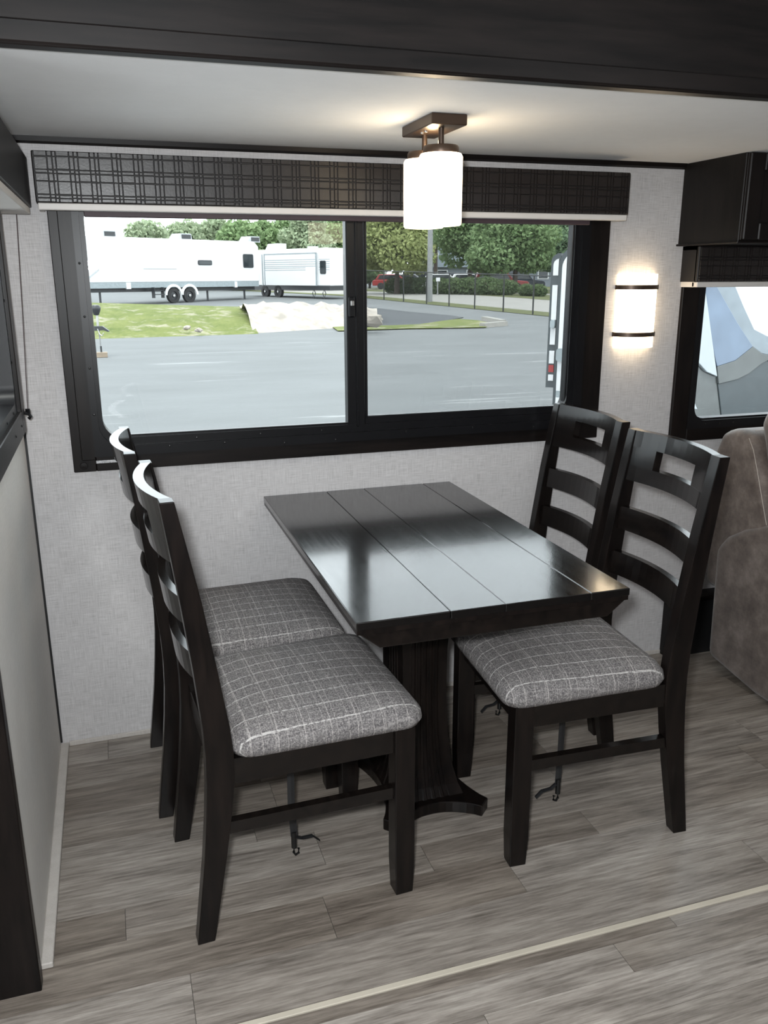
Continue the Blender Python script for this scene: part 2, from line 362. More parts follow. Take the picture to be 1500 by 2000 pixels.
# floor and its planks
fl = MB().box(-2.0, 3.4, -3.8, 0.0, -0.04, -0.0025).build('floor', 'floor_gap', kind='structure')
pm = MB().cbox(-0.5, 0.5, -0.5, 0.5, -0.5, 0.5, 0.004); unit = None
rows = [0.0, -0.118, -0.25, -0.385, -0.515, -0.645, -0.785, -0.888, -1.025, -1.178]
rows2 = [-1.196, -1.228, -1.308, -1.405, -1.52, -1.64, -1.78, -1.92, -2.05, -2.19, -2.33, -2.47]
ends = {6: [0.525, 0.987, -0.20], 5: [0.278, 1.62], 7: [0.243, 0.708, 1.9], 8: [-0.075, 1.32], 102: [0.467, 1.15, -0.5], 101: [0.811, -0.2, 1.8], 103: [0.684, 1.6, -0.3]}
rnd = random.Random(3)
for base, rr in ((0, rows), (100, rows2)):
    for i in range(len(rr)-1):
        es = ends.get(base+i)
        if es is None:
            x = -0.4+rnd.uniform(0, 0.7); es = []
            while x < 2.6: es.append(x); x += rnd.uniform(0.55, 1.1)
        x0 = XL if base+i < 7 else -1.6; xs = sorted([e for e in es if e > x0+0.05]); xs = [x0] + xs
        while xs[-1] < 2.4: xs.append(xs[-1]+rnd.uniform(0.7, 1.2))
        for a, b in zip(xs, xs[1:]):
            if unit is None:
                o = pm.build('plank', 'floor_plank', fl); unit = o.data
            else:
                o = bpy.data.objects.new('plank', unit); COL.objects.link(o); o.parent = fl
            o.location = ((a+b)/2, (rr[i]+rr[i+1])/2, -0.006); o.scale = (b-a-0.0012, abs(rr[i]-rr[i+1])-0.0009, 0.012)
MB().cbox(-1.6, 3.2, -1.194, -1.180, -0.01, 0.002, 0.001).build('trim_1', 'seam_strip', kind='structure')
MB().cbox(XL, XL+0.024, YO+0.03, -0.004, 0, 0.014, 0.002).build('baseboard_left', 'beige_trim', kind='structure')
MB().cbox(XL+0.024, 1.80, -0.006, 0, 0, 0.016, 0.002).build('baseboard_back', 'beige_trim', kind='structure')
MB().box(XL, XL+0.006, -0.005, 0, 0.016, 1.55).build('trim_2', 'black_rubber', kind='structure')
MB().prism([(0, ZC), (-0.016, ZC), (-0.013, ZC-0.012), (-0.004, ZC-0.017), (0, ZC-0.017)], 'x', XL, 1.72).build('trim_3', 'trim_wood_h', kind='structure')
MB().cbox(XL-0.26, XL+0.005, YO-0.028, YO+0.005, 0.0, ZM, 0.002).build('trim_4', 'trim_wood', kind='structure')
bm_ = MB().cbox(XL-0.26, 3.4, YO-0.03, YO, ZC-0.006, ZM-0.001, 0.002).build('trim_5', 'beam_wood', kind='structure')
MB().cbox(XL-0.26, 3.4, YO-0.036, YO-0.029, ZC-0.004, ZC+0.030, 0.003).build('lower_board', 'beam_wood', bm_)

# ------------------------------------------------------------------ windows
def screw(parent, p, axis='y', r=0.0035):
    mb = MB()
    prof = [(r, 0), (r*0.8, 0.0015), (0.0001, 0.002)]; mb.lathe(prof, 8)
    q = []
    for (x, y, z) in mb.v:
        q.append((p[0]+x, p[1]-z, p[2]+y) if axis == 'y' else (p[0]+z, p[1]+x, p[2]+y))
    mb.v = q; return mb.build('screw', 'screw_metal', parent)
w1 = empty('window_1', (0, 0, 0)); tag(w1, 'wide sliding window with dark wood surround behind the dining table', kind='structure')
ZT = 1.64
def trim_board(parent, x0, x1, z0, z1, vert, y=-0.014):
    MB().cbox(x0, x1, y, 0, z0, z1, 0.002).build('trim_board', 'trim_wood' if vert else 'trim_wood_h', parent)
trim_board(w1, -0.250, -0.188, 0.866, ZT, True); trim_board(w1, 1.374, 1.450, 0.866, ZT, True)
trim_board(w1, -0.188, 1.374, 0.866, 0.909, False); trim_board(w1, -0.250, 1.450, ZT, ZT+0.04, False)
MB().cbox(-0.226, -0.188, -0.020, -0.013, 0.90, ZT, 0.002).build('trim_step', 'trim_wood', w1)
fr = MB().ring(rrect(-0.190, 1.376, 0.908, ZT, 0.003), rrect(-0.172, 1.346, 0.935, ZT-0.02, 0.065), 'y', -0.020, 0.045)
fr.ring(rrect(-0.174, 1.348, 0.933, ZT-0.018, 0.065), rrect(-0.160, 1.328, 0.958, ZT-0.03, 0.055), 'y', -0.006, 0.040)
fr.build('frame', 'black_frame', w1, smooth=True)
MB().cbox(0.566, 0.622, -0.004, 0.034, 0.950, ZT-0.03, 0.003).build('mullion', 'black_frame', w1)
MB().cbox(0.592, 0.600, -0.010, -0.003, 0.950, ZT-0.03, 0.002).build('mullion_rib', 'black_frame', w1)
MB().cbox(0.622, 1.33, 0.002, 0.030, 0.952, 0.981, 0.002).build('sash_rail', 'black_frame', w1)
MB().cbox(0.622, 0.632, 0.002, 0.030, 0.975, ZT-0.03, 0.002).cbox(1.324, 1.334, 0.002, 0.030, 0.975, ZT-0.03, 0.002).build('sash_stile', 'black_frame', w1)
MB().cbox(-0.16, 0.57, 0.004, 0.028, 0.950, 0.964, 0.002).build('fixed_rail', 'black_frame', w1)
MB().box(-0.165, 0.58, 0.0135, 0.0165, 0.955, ZT-0.025).build('pane', 'pane_glass', w1)
MB().box(0.61, 1.335, 0.0195, 0.0225, 0.955, ZT-0.025).build('pane', 'pane_glass', w1)
MB().box(0.622, 1.33, 0.0340, 0.0345, 0.955, ZT-0.03).build('insect_screen', 'screen_mesh', w1)
la = MB().cbox(0.570, 0.588, -0.016, -0.004, 1.285, 1.345, 0.003).build('latch', 'black_frame', w1)
MB().cbox(0.574, 0.584, -0.024, -0.014, 1.318, 1.334, 0.002).build('latch_tab', 'steel', la)
for z in (1.03, 1.16, 1.30, 1.44): screw(w1, (-0.181, -0.0205, z))
for x in (0.02, 0.18, 0.36, 0.52, 0.75, 0.98, 1.2): screw(w1, (x, -0.0205, 0.928 if int(x*100) % 4 else 0.917))
for x in (0.10, 0.29, 0.48): screw(w1, (x, -0.0065, 0.946))
MB().cbox(-0.188, -0.108, -0.0155, -0.0138, 0.889, 0.897, 0.0004).build('printed_strip', 'silver_print', w1)
MB().lathe([(0.011, 0), (0.010, 0.002), (0.0001, 0.0025)], 14)
mb = MB().lathe([(0.011, 0), (0.010, 0.002), (0.0001, 0.0025)], 14); mb.v = [(-0.222+x, -0.0138-z, 0.884+y) for x, y, z in mb.v]; mb.build('screw_cap', 'trim_wood', w1)

w2 = empty('window_2', (1.8, 0, 0)); tag(w2, 'dark framed window behind the brown sofa', kind='structure'); w2.location = (0, 0, 0)
trim_board(w2, 1.748, 1.816, 0.83, 1.50, True); trim_board(w2, 2.75, 2.82, 0.83, 1.50, True); trim_board(w2, 1.816, 2.75, 0.83, 0.876, False)
MB().ring(rrect(1.813, 2.752, 0.873, 1.47, 0.003), rrect(1.838, 2.73, 0.902, 1.45, 0.05), 'y', -0.016, 0.045).ring(rrect(1.836, 2.732, 0.900, 1.452, 0.05), rrect(1.843, 2.725, 0.908, 1.445, 0.045), 'y', -0.002, 0.04).build('frame', 'black_frame', w2, smooth=True)
MB().box(1.838, 2.73, 0.014, 0.017, 0.902, 1.45).build('pane', 'pane_glass', w2)
for x in (1.89, 1.95, 2.01): screw(w2, (x, -0.0165, 0.888))

w3 = empty('window_3', (0, 0, 0)); tag(w3, 'dark framed window in the left wall cut by the picture edge', kind='structure')
def tb3(y0, y1, z0, z1): MB().cbox(XL, XL+0.022, y0, y1, z0, z1, 0.002).build('trim_board', 'trim_wood', w3)
tb3(-0.205, -0.145, 1.015, 1.60); tb3(-0.86, -0.795, 1.015, 1.60); tb3(-0.795, -0.205, 1.015, 1.075)
MB().ring(rrect(-0.80, -0.20, 1.07, 1.60, 0.003), rrect(-0.775, -0.225, 1.10, 1.58, 0.045), 'x', XL-0.045, XL+0.012).build('frame', 'black_frame', w3, smooth=True)
MB().box(XL-0.025, XL-0.022, -0.79, -0.21, 1.08, 1.59).build('pane', 'pane_glass', w3)
for y, z in ((-0.30, 1.085), (-0.45, 1.085), (-0.25, 1.045), (-0.40, 1.045), (-0.212, 1.2), (-0.212, 1.35)): screw(w3, (XL+0.0225 if z == 1.045 else XL+0.0125, y, z), 'x')

# roller shades (mostly behind the valances)
sh = MB().lathe([(0.0001, -0.16), (0.022, -0.16), (0.022, 1.37), (0.0001, 1.37)], 16); sh.v = [(z, -0.042+x, 1.635+y) for x, y, z in sh.v]
rs = empty('roller_shade', (0.6, -0.042, 1.56), label='rolled-up dark shade tucked above the wide dining window', cat='shade')
def rel(o, r): o.location = -Vector(r.location); return o
rel(sh.build('roller', 'shade_fabric', rs, smooth=True), rs)
rel(MB().box(-0.155, 1.36, -0.0215, -0.0195, 1.57, 1.635).build('shade_cloth', 'shade_fabric', rs), rs)
rel(MB().cbox(-0.158, 1.362, -0.034, -0.014, 1.558, 1.574, 0.002).build('bottom_rail', 'shade_fabric', rs), rs)

# ------------------------------------------------------------------ valances with embossed covers
def pads(L, H, put, seed, mb):
    r = random.Random(seed)
    z_edges = [0.003, 0.012, 0.018, 0.052, 0.060, 0.083, 0.090, 0.122, 0.1225]
    z_edges = [0.002, 0.012, 0.0135, 0.020, 0.0215, 0.055, 0.0565, 0.074, 0.0755, 0.082, 0.0835, 0.116, 0.1175, H-0.003]
    zr = [(0.002, 0.0105), (0.0120, 0.0185), (0.0200, 0.0505), (0.0520, 0.0695), (0.0710, 0.0785), (0.0800, 0.1095), (0.1110, H-0.001)]
    x = 0.005; k = 0
    while x < L-0.012:
        w = (0.031, 0.0115, 0.0095)[k % 3] if seed else 0.03
        w *= r.uniform(0.92, 1.08); w = min(w, L-0.005-x)
        for a, b in zr:
            j = r.uniform(-0.0008, 0.0008); put(mb, x+0.0007, x+w-0.0007, a+j, b+j)
        x += w; k += 1
def valance(name, x0, x1, z0, z1, dep, label, side):
    """board box with padded embossed cover; side 'back' hangs on the back wall, 'left' on the left wall"""
    H = z1-z0-0.017
    if side == 'back':
        r = empty(name, ((x0+x1)/2, 0, z0), label=label, cat='valance')
        put0 = lambda a, b, y0, y1, c, d: (a, b, -y1, -y0, c, d)
    b = rel(MB().cbox(x0, x1, -dep, -dep+0.018, z0+0.017, z1, 0.003).box(x0, x0+0.016, -dep+0.01, -0.0005, z0+0.017, z1).box(x1-0.016, x1, -dep+0.01, -0.0005, z0+0.017, z1).box(x0, x1, -dep+0.01, -0.0005, z1-0.012, z1).build('box', 'vinyl_groove', r), r)
    rel(MB().cbox(x0+0.004, x1-0.003, -dep+0.002, -0.0005 if False else -dep+0.03, z0, z0+0.017, 0.002).box(x0+0.004, x0+0.016, -dep+0.02, -0.0005, z0, z0+0.017).box(x1-0.016, x1-0.004, -dep+0.02, -0.0005, z0, z0+0.017).build('ivory_edge', 'ivory_board', r), r)
    mb = MB()
    def put(m, a, b_, c, d):
        e = 0.0026
        m.add([(x0+a, -dep+0.0005, z0+0.017+c), (x0+b_, -dep+0.0005, z0+0.017+c), (x0+b_, -dep+0.0005, z0+0.017+d), (x0+a, -dep+0.0005, z0+0.017+d),
               (x0+a+0.0012, -dep-e, z0+0.017+c+0.0012), (x0+b_-0.0012, -dep-e, z0+0.017+c+0.0012), (x0+b_-0.0012, -dep-e, z0+0.017+d-0.0012), (x0+a+0.0012, -dep-e, z0+0.017+d-0.0012)],
              [(4, 5, 6, 7), (0, 1, 5, 4), (1, 2, 6, 5), (2, 3, 7, 6), (3, 0, 4, 7)])
    pads(x1-x0, H, put, 5 if x0 < 1 else 9, mb)
    rel(mb.build('embossed_cover', 'embossed_vinyl', r), r)
    return r
valance('window_valance', -0.270, 1.466, 1.570, 1.711, 0.085, 'long dark embossed vinyl valance with ivory bottom edge above the wide window', 'back')
valance('window_valance', 1.742, 2.85, 1.365, 1.496, 0.088, 'dark embossed valance under the overhead cabinet above the sofa window', 'back')
vl = empty('window_valance', (XL+0.045, -0.5, 1.560), label='plain dark valance with pale lower edge on the left wall, cut by picture edge', cat='valance')
rel(MB().prism([(-0.055, 1.577), (-0.035, 1.700), (-0.93, 1.700), (-0.93, 1.577)], 'x', XL+0.0005, XL+0.088).build('box', 'beam_wood', vl, bevel=0.003), vl)
rel(MB().cbox(XL+0.0005, XL+0.084, -0.93, -0.062, 1.560, 1.577, 0.002).build('ivory_edge', 'ivory_board', vl), vl)
ck = empty('shade_cord', (XL+0.028, -0.138, 1.05), label='thin shade cord running down to a small dark hook beside the left window', cat='cord')
rel(MB().tube([(XL+0.05, -0.05, 1.56), (XL+0.040, -0.09, 1.3), (XL+0.030, -0.138, 1.065)], 0.0011, 6).build('cord', 'shade_fabric', ck), ck)
rel(MB().tube([(XL+0.012, -0.142, 1.064), (XL+0.030, -0.14, 1.060), (XL+0.036, -0.138, 1.052), (XL+0.030, -0.137, 1.046)], 0.0045, 8).tube([(XL+0.030, -0.138, 1.072), (XL+0.030, -0.138, 1.058)], 0.006, 8).build('hook', 'black_frame', ck), ck)

# ------------------------------------------------------------------ overhead cabinet, low box
cb = empty('overhead_cabinet', (2.3, -0.15, 1.4965), label='dark brown overhead cabinet above the sofa window', cat='cabinet')
rel(MB().cbox(1.72, 3.0, -0.292, -0.0005, 1.500, ZC-0.0005, 0.002).build('body', 'cabinet_wood', cb), cb)
rel(MB().cbox(1.712, 3.0, -0.300, -0.0005, 1.4965, 1.5035, 0.002).build('bottom_lip', 'trim_wood_h', cb), cb)
for x0 in (1.722, 2.37):
    d = rel(MB().cbox(x0, x0+0.64, -0.300, -0.292, 1.506, ZC-0.002, 0.001).build('door', 'trim_wood', cb), cb)
    g = MB()
    for a, b, c, e in ((x0, x0+0.055, 1.506, ZC-0.002), (x0+0.585, x0+0.64, 1.506, ZC-0.002), (x0+0.055, x0+0.585, 1.506, 1.556), (x0+0.055, x0+0.585, ZC-0.052, ZC-0.002)): g.cbox(a, b, -0.312, -0.300, c, e, 0.003)
    g.build('door_frame', 'trim_wood', d)
lb = empty('low_box', (1.95, -0.04, 0), label='low dark wooden box on the floor between the wall and the sofa', cat='box')
rel(MB().cbox(1.795, 1.81, -0.062, -0.001, 0.0, 0.225, 0.002).build('side_panel', 'trim_wood', lb), lb)
rel(MB().cbox(1.795, 2.8, -0.07, -0.001, 0.225, 0.243, 0.002).build('top_board', 'trim_wood_h', lb), lb)
rel(MB().cbox(1.81, 2.8, -0.050, -0.035, 0.0, 0.225, 0.002).build('front_panel', 'black_rubber', lb), lb)

# ------------------------------------------------------------------ lamps
pl = empty('ceiling_lamp', (0.642, -0.512, ZC), label='ceiling lamp with two lit white glass cylinders over the table', cat='lamp')
rel(MB().cbox(0.600, 0.686, -0.615, -0.412, 1.730, ZC-0.0005, 0.002).build('canopy_plate', 'bronze', pl), pl)
for y in (-0.567, -0.458):
    rel(MB().tube([(0.642, y, 1.690), (0.642, y, 1.731)], 0.0065, 12).build('rod', 'bronze', pl, smooth=True), pl)
    s_ = rel(MB().lathe([(0.0001, 1.520), (0.030, 1.5165), (0.0465, 1.518), (0.050, 1.522), (0.0505, 1.60), (0.0505, 1.668), (0.047, 1.6745), (0.038, 1.675)], 40, (0.642, y)).build('glass_shade', 'lit_glass', pl, smooth=True), pl)
    c_ = MB().lathe([(0.0405, 1.672), (0.0415, 1.676), (0.0415, 1.688), (0.039, 1.692), (0.008, 1.6935), (0.0001, 1.6935)], 32, (0.642, y)).build('cap', 'bronze', s_, smooth=True)
for y in (-0.512,):
    pt = bpy.data.lights.new('lamp_glow', 'POINT'); pt.energy = 0.45; pt.color = (1.0, 0.76, 0.46); pt.shadow_soft_size = 0.012
    po = bpy.data.objects.new('lamp_glow', pt); COL.objects.link(po); po.location = (0.642, y, 1.700); po.parent = pl; po.location = Vector(po.location)-Vector(pl.location)
for y in (-0.520, -0.495):
    mb = MB().lathe([(0.0001, -0.004), (0.004, -0.003), (0.0045, 0)], 10, (0.622, y)); mb.v = [(a, b, c+1.730) for a, b, c in mb.v]; rel(mb.build('screw', 'steel', pl), pl)
scn = empty('wall_sconce', (1.569, 0, 1.288), label='lit half-round glass wall sconce with two dark bands beside the window', cat='lamp')
def half(r, z0, z1, dep, n=24):
    mb = MB(); pr = [(1.569+r*math.cos(PI+PI*i/n), dep*math.sin(PI+PI*i/n)-0.001) for i in range(n+1)]
    return mb.prism(pr, 'z', z0, z1)
rel(half(0.073, 1.169, 1.408, 0.058).build('glass_shade', 'lit_sconce', scn, smooth=True), scn)
for z in (1.213, 1.366):
    out = [(1.569+0.0785*math.cos(PI+PI*i/24), 0.064*math.sin(PI+PI*i/24)) for i in range(25)]; inn = [(1.569+0.0735*math.cos(PI+PI*i/24), 0.0585*math.sin(PI+PI*i/24)) for i in range(25)]
    rel(MB().prism(out+inn[::-1], 'z', z-0.007, z+0.007).build('band', 'bronze', scn, smooth=True), scn)

# ------------------------------------------------------------------ table
tb = empty('dining_table', (0.6, -0.525, 0), label='dark espresso pedestal dining table with planked glossy top', cat='table')
for i, (a, b) in enumerate(((0.2905, 0.4895), (0.4905, 0.6115), (0.6125, 0.8125), (0.8135, 0.9095))):
    rel(MB().cbox(a, b, -1.046, -0.004, 0.732, 0.750, 0.0012 if 0 < i < 3 else 0.002).build('top_plank', 'table_plank_sawn' if i == 1 else 'table_plank', tb), tb)
rel(MB().box(0.292, 0.908, -1.043, -0.006, 0.722, 0.7325).build('underlay', 'espresso', tb), tb)
for y in (-1.041, -0.032): rel(MB().prism([(0.296, 0.7225), (0.340, 0.688), (0.860, 0.688), (0.904, 0.7225)], 'y', y, y+0.022).build('end_apron', 'espresso_rail', tb, bevel=0.002), tb)
for x in (0.335, 0.845): rel(MB().cbox(x, x+0.02, -1.019, -0.032, 0.690, 0.7225, 0.002).build('side_apron', 'espresso', tb), tb)
def col_ring(hx, hy, z, g):
    c = (0.6, -0.525); pts = []
    nf = 5
    def side(p, q, nrm, fl):
        out = [p]
        if fl:
            for k in range(nf):
                t0 = 0.18+0.64*k/nf; t1 = t0+0.64/nf
                for t, dd in ((t0+0.02, 0), (t0+0.035, g), (t1-0.035, g), (t1-0.02, 0)): out.append((p[0]+(q[0]-p[0])*t-nrm[0]*dd, p[1]+(q[1]-p[1])*t-nrm[1]*dd))
        return out
    cs = [(c[0]-hx, c[1]-hy), (c[0]+hx, c[1]-hy), (c[0]+hx, c[1]+hy), (c[0]-hx, c[1]+hy)]
    for i, nm in enumerate(((0, -1), (1, 0), (0, 1), (-1, 0))): pts += side(cs[i], cs[(i+1) % 4], nm, True)
    return [(x, y, z) for x, y in pts]
prof = [(0.030, 0.100, 0.135), (0.06, 0.088, 0.118), (0.11, 0.077, 0.102), (0.2, 0.067, 0.090), (0.32, 0.062, 0.085), (0.45, 0.063, 0.086), (0.58, 0.069, 0.092), (0.688, 0.080, 0.105)]
rel(MB().loft([col_ring(hx, hy, z, 0.003) for z, hx, hy in prof]).build('column', 'espresso', tb), tb)
rel(MB().cbox(0.49, 0.71, -0.66, -0.39, 0.688, 0.7225, 0.002).build('mounting_block', 'espresso', tb), tb)
def base_poly():
    cx, cy, hx, hy, ch = 0.604, -0.528, 0.150, 0.200, 0.030; pts = []
    corners = [(-1, -1), (1, -1), (1, 1), (-1, 1)]
    for i in range(4):
        a = corners[i]; b = corners[(i+1) % 4]
        for t in np.linspace(0, 1, 15):
            if a[1] == b[1]: x = a[0]*(hx-ch)+(b[0]-a[0])*t*(hx-ch); y = a[1]*(hy-0.052*math.sin(PI*t)**0.8)
            else: y = a[1]*(hy-ch)+(b[1]-a[1])*t*(hy-ch); x = a[0]*(hx-0.045*math.sin(PI*t)**0.8)
            pts.append((cx+x, cy+y))
    return pts
rel(MB().prism(base_poly(), 'z', 0.0, 0.034).build('base', 'espresso', tb, bevel=0.003), tb)

# ------------------------------------------------------------------ chairs
POST = [(0.0, -0.060, -0.022), (0.10, -0.047, -0.004), (0.20, -0.034, 0.014), (0.30, -0.024, 0.030), (0.38, -0.018, 0.040), (0.45, -0.016, 0.042), (0.52, -0.018, 0.036), (0.65, -0.029, 0.018), (0.79, -0.044, -0.003), (0.90, -0.057, -0.023), (1.0, -0.070, -0.042)]
def xc(z):
    for (z0, a0, b0), (z1, a1, b1) in zip(POST, POST[1:]):
        if z <= z1: t = (z-z0)/(z1-z0); return ((a0+b0)*(1-t)+(a1+b1)*t)/2
    return -0.042
def curved(mb, y0, y1, z0, z1, th=0.018, bow=0.030, n=12, half=0.170):
    r = []
    for i in range(n+1):
        y = y0+(y1-y0)*i/n; c = -bow*(1-(y/half)**2)
        r.append([(xc(z0)+c-th/2, y, z0), (xc(z0)+c+th/2, y, z0), (xc(z1)+c+th/2, y, z1), (xc(z1)+c-th/2, y, z1)])
    return mb.loft(r)
def make_chair():
    t = empty('dining_chair')
    for s in (-1, 1):
        y = s*0.1855
        MB().prism([(a, z) for z, a, b in POST] + [(b, z) for z, a, b in POST[::-1]], 'y', y-0.0175, y+0.0175).build('rear_post', 'espresso', t, bevel=0.002)
        y = s*0.197
        MB().loft([[(0.400, y-0.020, 0), (0.442, y-0.020, 0), (0.442, y+0.020, 0), (0.400, y+0.020, 0)], [(0.397, y-0.0225, 0.08), (0.445, y-0.0225, 0.08), (0.445, y+0.0225, 0.08), (0.397, y+0.0225, 0.08)], [(0.397, y-0.0225, 0.436), (0.445, y-0.0225, 0.436), (0.445, y+0.0225, 0.436), (0.397, y+0.0225, 0.436)]]).build('front_leg', 'espresso', t, bevel=0.002)
        # side rail follows the slight taper of the frame; the stretcher below it
        a, b = s*0.188, s*0.199
        def bar(z0, z1, w, nm):
            MB().loft([[(0.020, a-w, z0), (0.020, a+w, z0), (0.020, a+w, z1), (0.020, a-w, z1)], [(0.410, b-w, z0), (0.410, b+w, z0), (0.410, b+w, z1), (0.410, b-w, z1)]]).build(nm, 'espresso_rail', t)
        bar(0.376, 0.436, 0.011, 'side_rail'); bar(0.258, 0.286, 0.010, 'stretcher')
    MB().cbox(0.408, 0.430, -0.178, 0.178, 0.376, 0.436, 0.002).build('front_rail', 'espresso_rail', t)
    MB().cbox(0.002, 0.022, -0.170, 0.170, 0.376, 0.436, 0.002).build('rear_rail', 'espresso_rail', t)
    mb = MB(); curved(mb, -0.170, 0.170, 0.957, 1.0, 0.022); curved(mb, -0.170, 0.170, 0.865, 0.906, 0.022)
    curved(mb, -0.170, -0.086, 0.906, 0.957, 0.0216); curved(mb, 0.086, 0.170, 0.906, 0.957, 0.0216)
    mb.build('top_rail', 'espresso_rail', t)
    for z0, z1 in ((0.728, 0.790), (0.600, 0.664)): curved(MB(), -0.170, 0.170, z0, z1).build('slat', 'espresso_rail', t)
    # cushion
    rings = []
    for ins, z in ((0.014, 0.431), (0.003, 0.438), (-0.003, 0.452), (0.0, 0.470), (0.012, 0.486), (0.034, 0.497), (0.070, 0.506), (0.115, 0.512), (0.165, 0.515), (0.205, 0.516)):
        x0, x1, hw = 0.040+ins, 0.468-ins, 0.228-ins
        r = max(0.006, 0.045-ins*0.12); r = min(r, (x1-x0)/2-0.001, hw-0.001)
        rings.append([(x, y*(1-0.07*(0.44-x)/0.4), z) for x, y in rrect(x0, x1, -hw, hw, r, 5)])
    MB().loft(rings).build('cushion', 'plaid_fabric', t, smooth=True)
    st = MB()
    path = [(0.21, 0.0, 0.436), (0.212, 0.004, 0.30), (0.208, -0.004, 0.16), (0.214, 0.002, 0.062)]
    st.loft([[(x-0.009, y, z), (x, y-0.0012, z), (x+0.009, y, z), (x, y+0.0012, z)] for x, y, z in path])
    tail = [(0.214, 0.0, 0.062), (0.235, 0.004, 0.05), (0.262, 0.006, 0.048), (0.280, 0.006, 0.030)]
    st.loft([[(x, y-0.007, z), (x+0.001, y, z+0.001), (x, y+0.007, z), (x-0.001, y, z-0.001)] for x, y, z in tail])
    so_ = st.build('strap', 'strap_web', t)
    hk = MB().tube([(0.213, 0.002, 0.075), (0.213, 0.002, 0.030)], 0.007, 8).tube([(0.213, 0.002, 0.032), (0.211, 0.002, 0.016), (0.216, 0.002, 0.007), (0.224, 0.002, 0.011), (0.224, 0.002, 0.024)], 0.0032, 8)
    hk.build('hook', 'screw_metal', so_, smooth=True)
    return t
ch0 = make_chair()
chairs = [((-0.003, -0.747, 0), 3.3, 'nearer plaid-cushioned ladder-back chair on the left side of the table'),
          ((-0.047, -0.264, 0), 0.6, 'plaid-cushioned chair left of the table, pushed up close to the window wall'),
          ((1.160, -0.744, 0), 176.6, 'nearer plaid-cushioned ladder-back chair on the sofa side of the table'),
          ((1.211, -0.254, 0), 179.5, 'chair on the sofa side, behind the nearer one, against the window wall')]
for i, (loc, rz, lab) in enumerate(chairs):
    c = ch0 if i == 0 else copy_tree(ch0)
    c.location = loc; c.rotation_euler = (0, 0, math.radians(rz)); tag(c, lab, 'chair', 'dining chairs around the table')

# ------------------------------------------------------------------ sofa
sf = empty('sofa', (2.3, -0.45, 0), label='brown suede recliner sofa with stitched back cushions at the right edge', cat='sofa')
def soft(poly, x0, x1, name, bev=0.03, par=sf):
    o = rel(MB().prism(poly, 'x', x0, x1).build(name, 'suede', par), sf if par is sf else par)
    b = o.modifiers.new('b', 'BEVEL'); b.width = bev; b.segments = 5; b.limit_method = 'ANGLE'; b.angle_limit = math.radians(25)
    o.data.polygons.foreach_set('use_smooth', [True]*len(o.data.polygons)); return o
arm = soft([(-0.15, 0.045), (-0.40, 0.006), (-0.86, 0.0), (-0.88, 0.30), (-0.87, 0.55), (-0.78, 0.62), (-0.60, 0.635), (-0.45, 0.625), (-0.36, 0.605), (-0.26, 0.565), (-0.18, 0.515), (-0.135, 0.46)], 1.885, 2.09, 'arm', 0.035)
bk = soft([(-0.075, 0.30), (-0.40, 0.30), (-0.355, 0.60), (-0.30, 0.74), (-0.255, 0.86), (-0.225, 0.893), (-0.15, 0.897), (-0.085, 0.870), (-0.055, 0.80)], 1.905, 2.95, 'back_shell', 0.03)
soft([(-0.25, 0.30), (-0.47, 0.30), (-0.46, 0.62), (-0.42, 0.80), (-0.38, 0.95), (-0.32, 1.01), (-0.25, 0.985), (-0.225, 0.92), (-0.25, 0.86), (-0.29, 0.74)], 1.935, 2.48, 'back_cushion', 0.04)
soft([(-0.25, 0.30), (-0.47, 0.30), (-0.46, 0.62), (-0.42, 0.80), (-0.38, 0.95), (-0.32, 1.01), (-0.25, 0.985), (-0.225, 0.92), (-0.25, 0.86), (-0.29, 0.74)], 2.49, 2.93, 'back_cushion', 0.04)
soft([(-0.30, 0.12), (-0.86, 0.12), (-0.88, 0.42), (-0.84, 0.46), (-0.30, 0.44)], 2.10, 2.93, 'seat_cushion', 0.04)
rel(MB().tube([(1.899, y, z) for y, z in ((-0.358, 0.605), (-0.318, 0.70), (-0.285, 0.78), (-0.258, 0.84), (-0.232, 0.875))], 0.0011, 6).build('stitching', 'thread', sf), sf)
rel(MB().tube([(x, -0.222+0.0*x, 0.896) for x in (1.93, 1.96, 2.0, 2.1)], 0.0011, 6).build('stitching', 'thread', sf), sf)

# ================================================================== outdoors
D0, G0, GS = 26.0, -0.65, 0.021
def gh(d): return G0 + GS*max(0.0, min(d, 60.0)-D0)
def depth_of(p): return (p.x-CAM.x)*math.sin(YAW)+(p.y-CAM.y)*math.cos(YAW)
def ground_at(u, v, lift=0.0):
    """point of the sloping ground seen at photo pixel u, v"""
    lo, hi = 3.0, 160.0
    for _ in range(60):
        mid = (lo+hi)/2
        if at(u, v, mid).z > gh(mid)+lift: lo = mid
        else: hi = mid
    return at(u, v, lo)
def py(u, v, y):
    r = RT*(u-750)/FPX - UP*(v-1000)/FPX + FW
    return CAM + r*((y-CAM.y)/r.y)
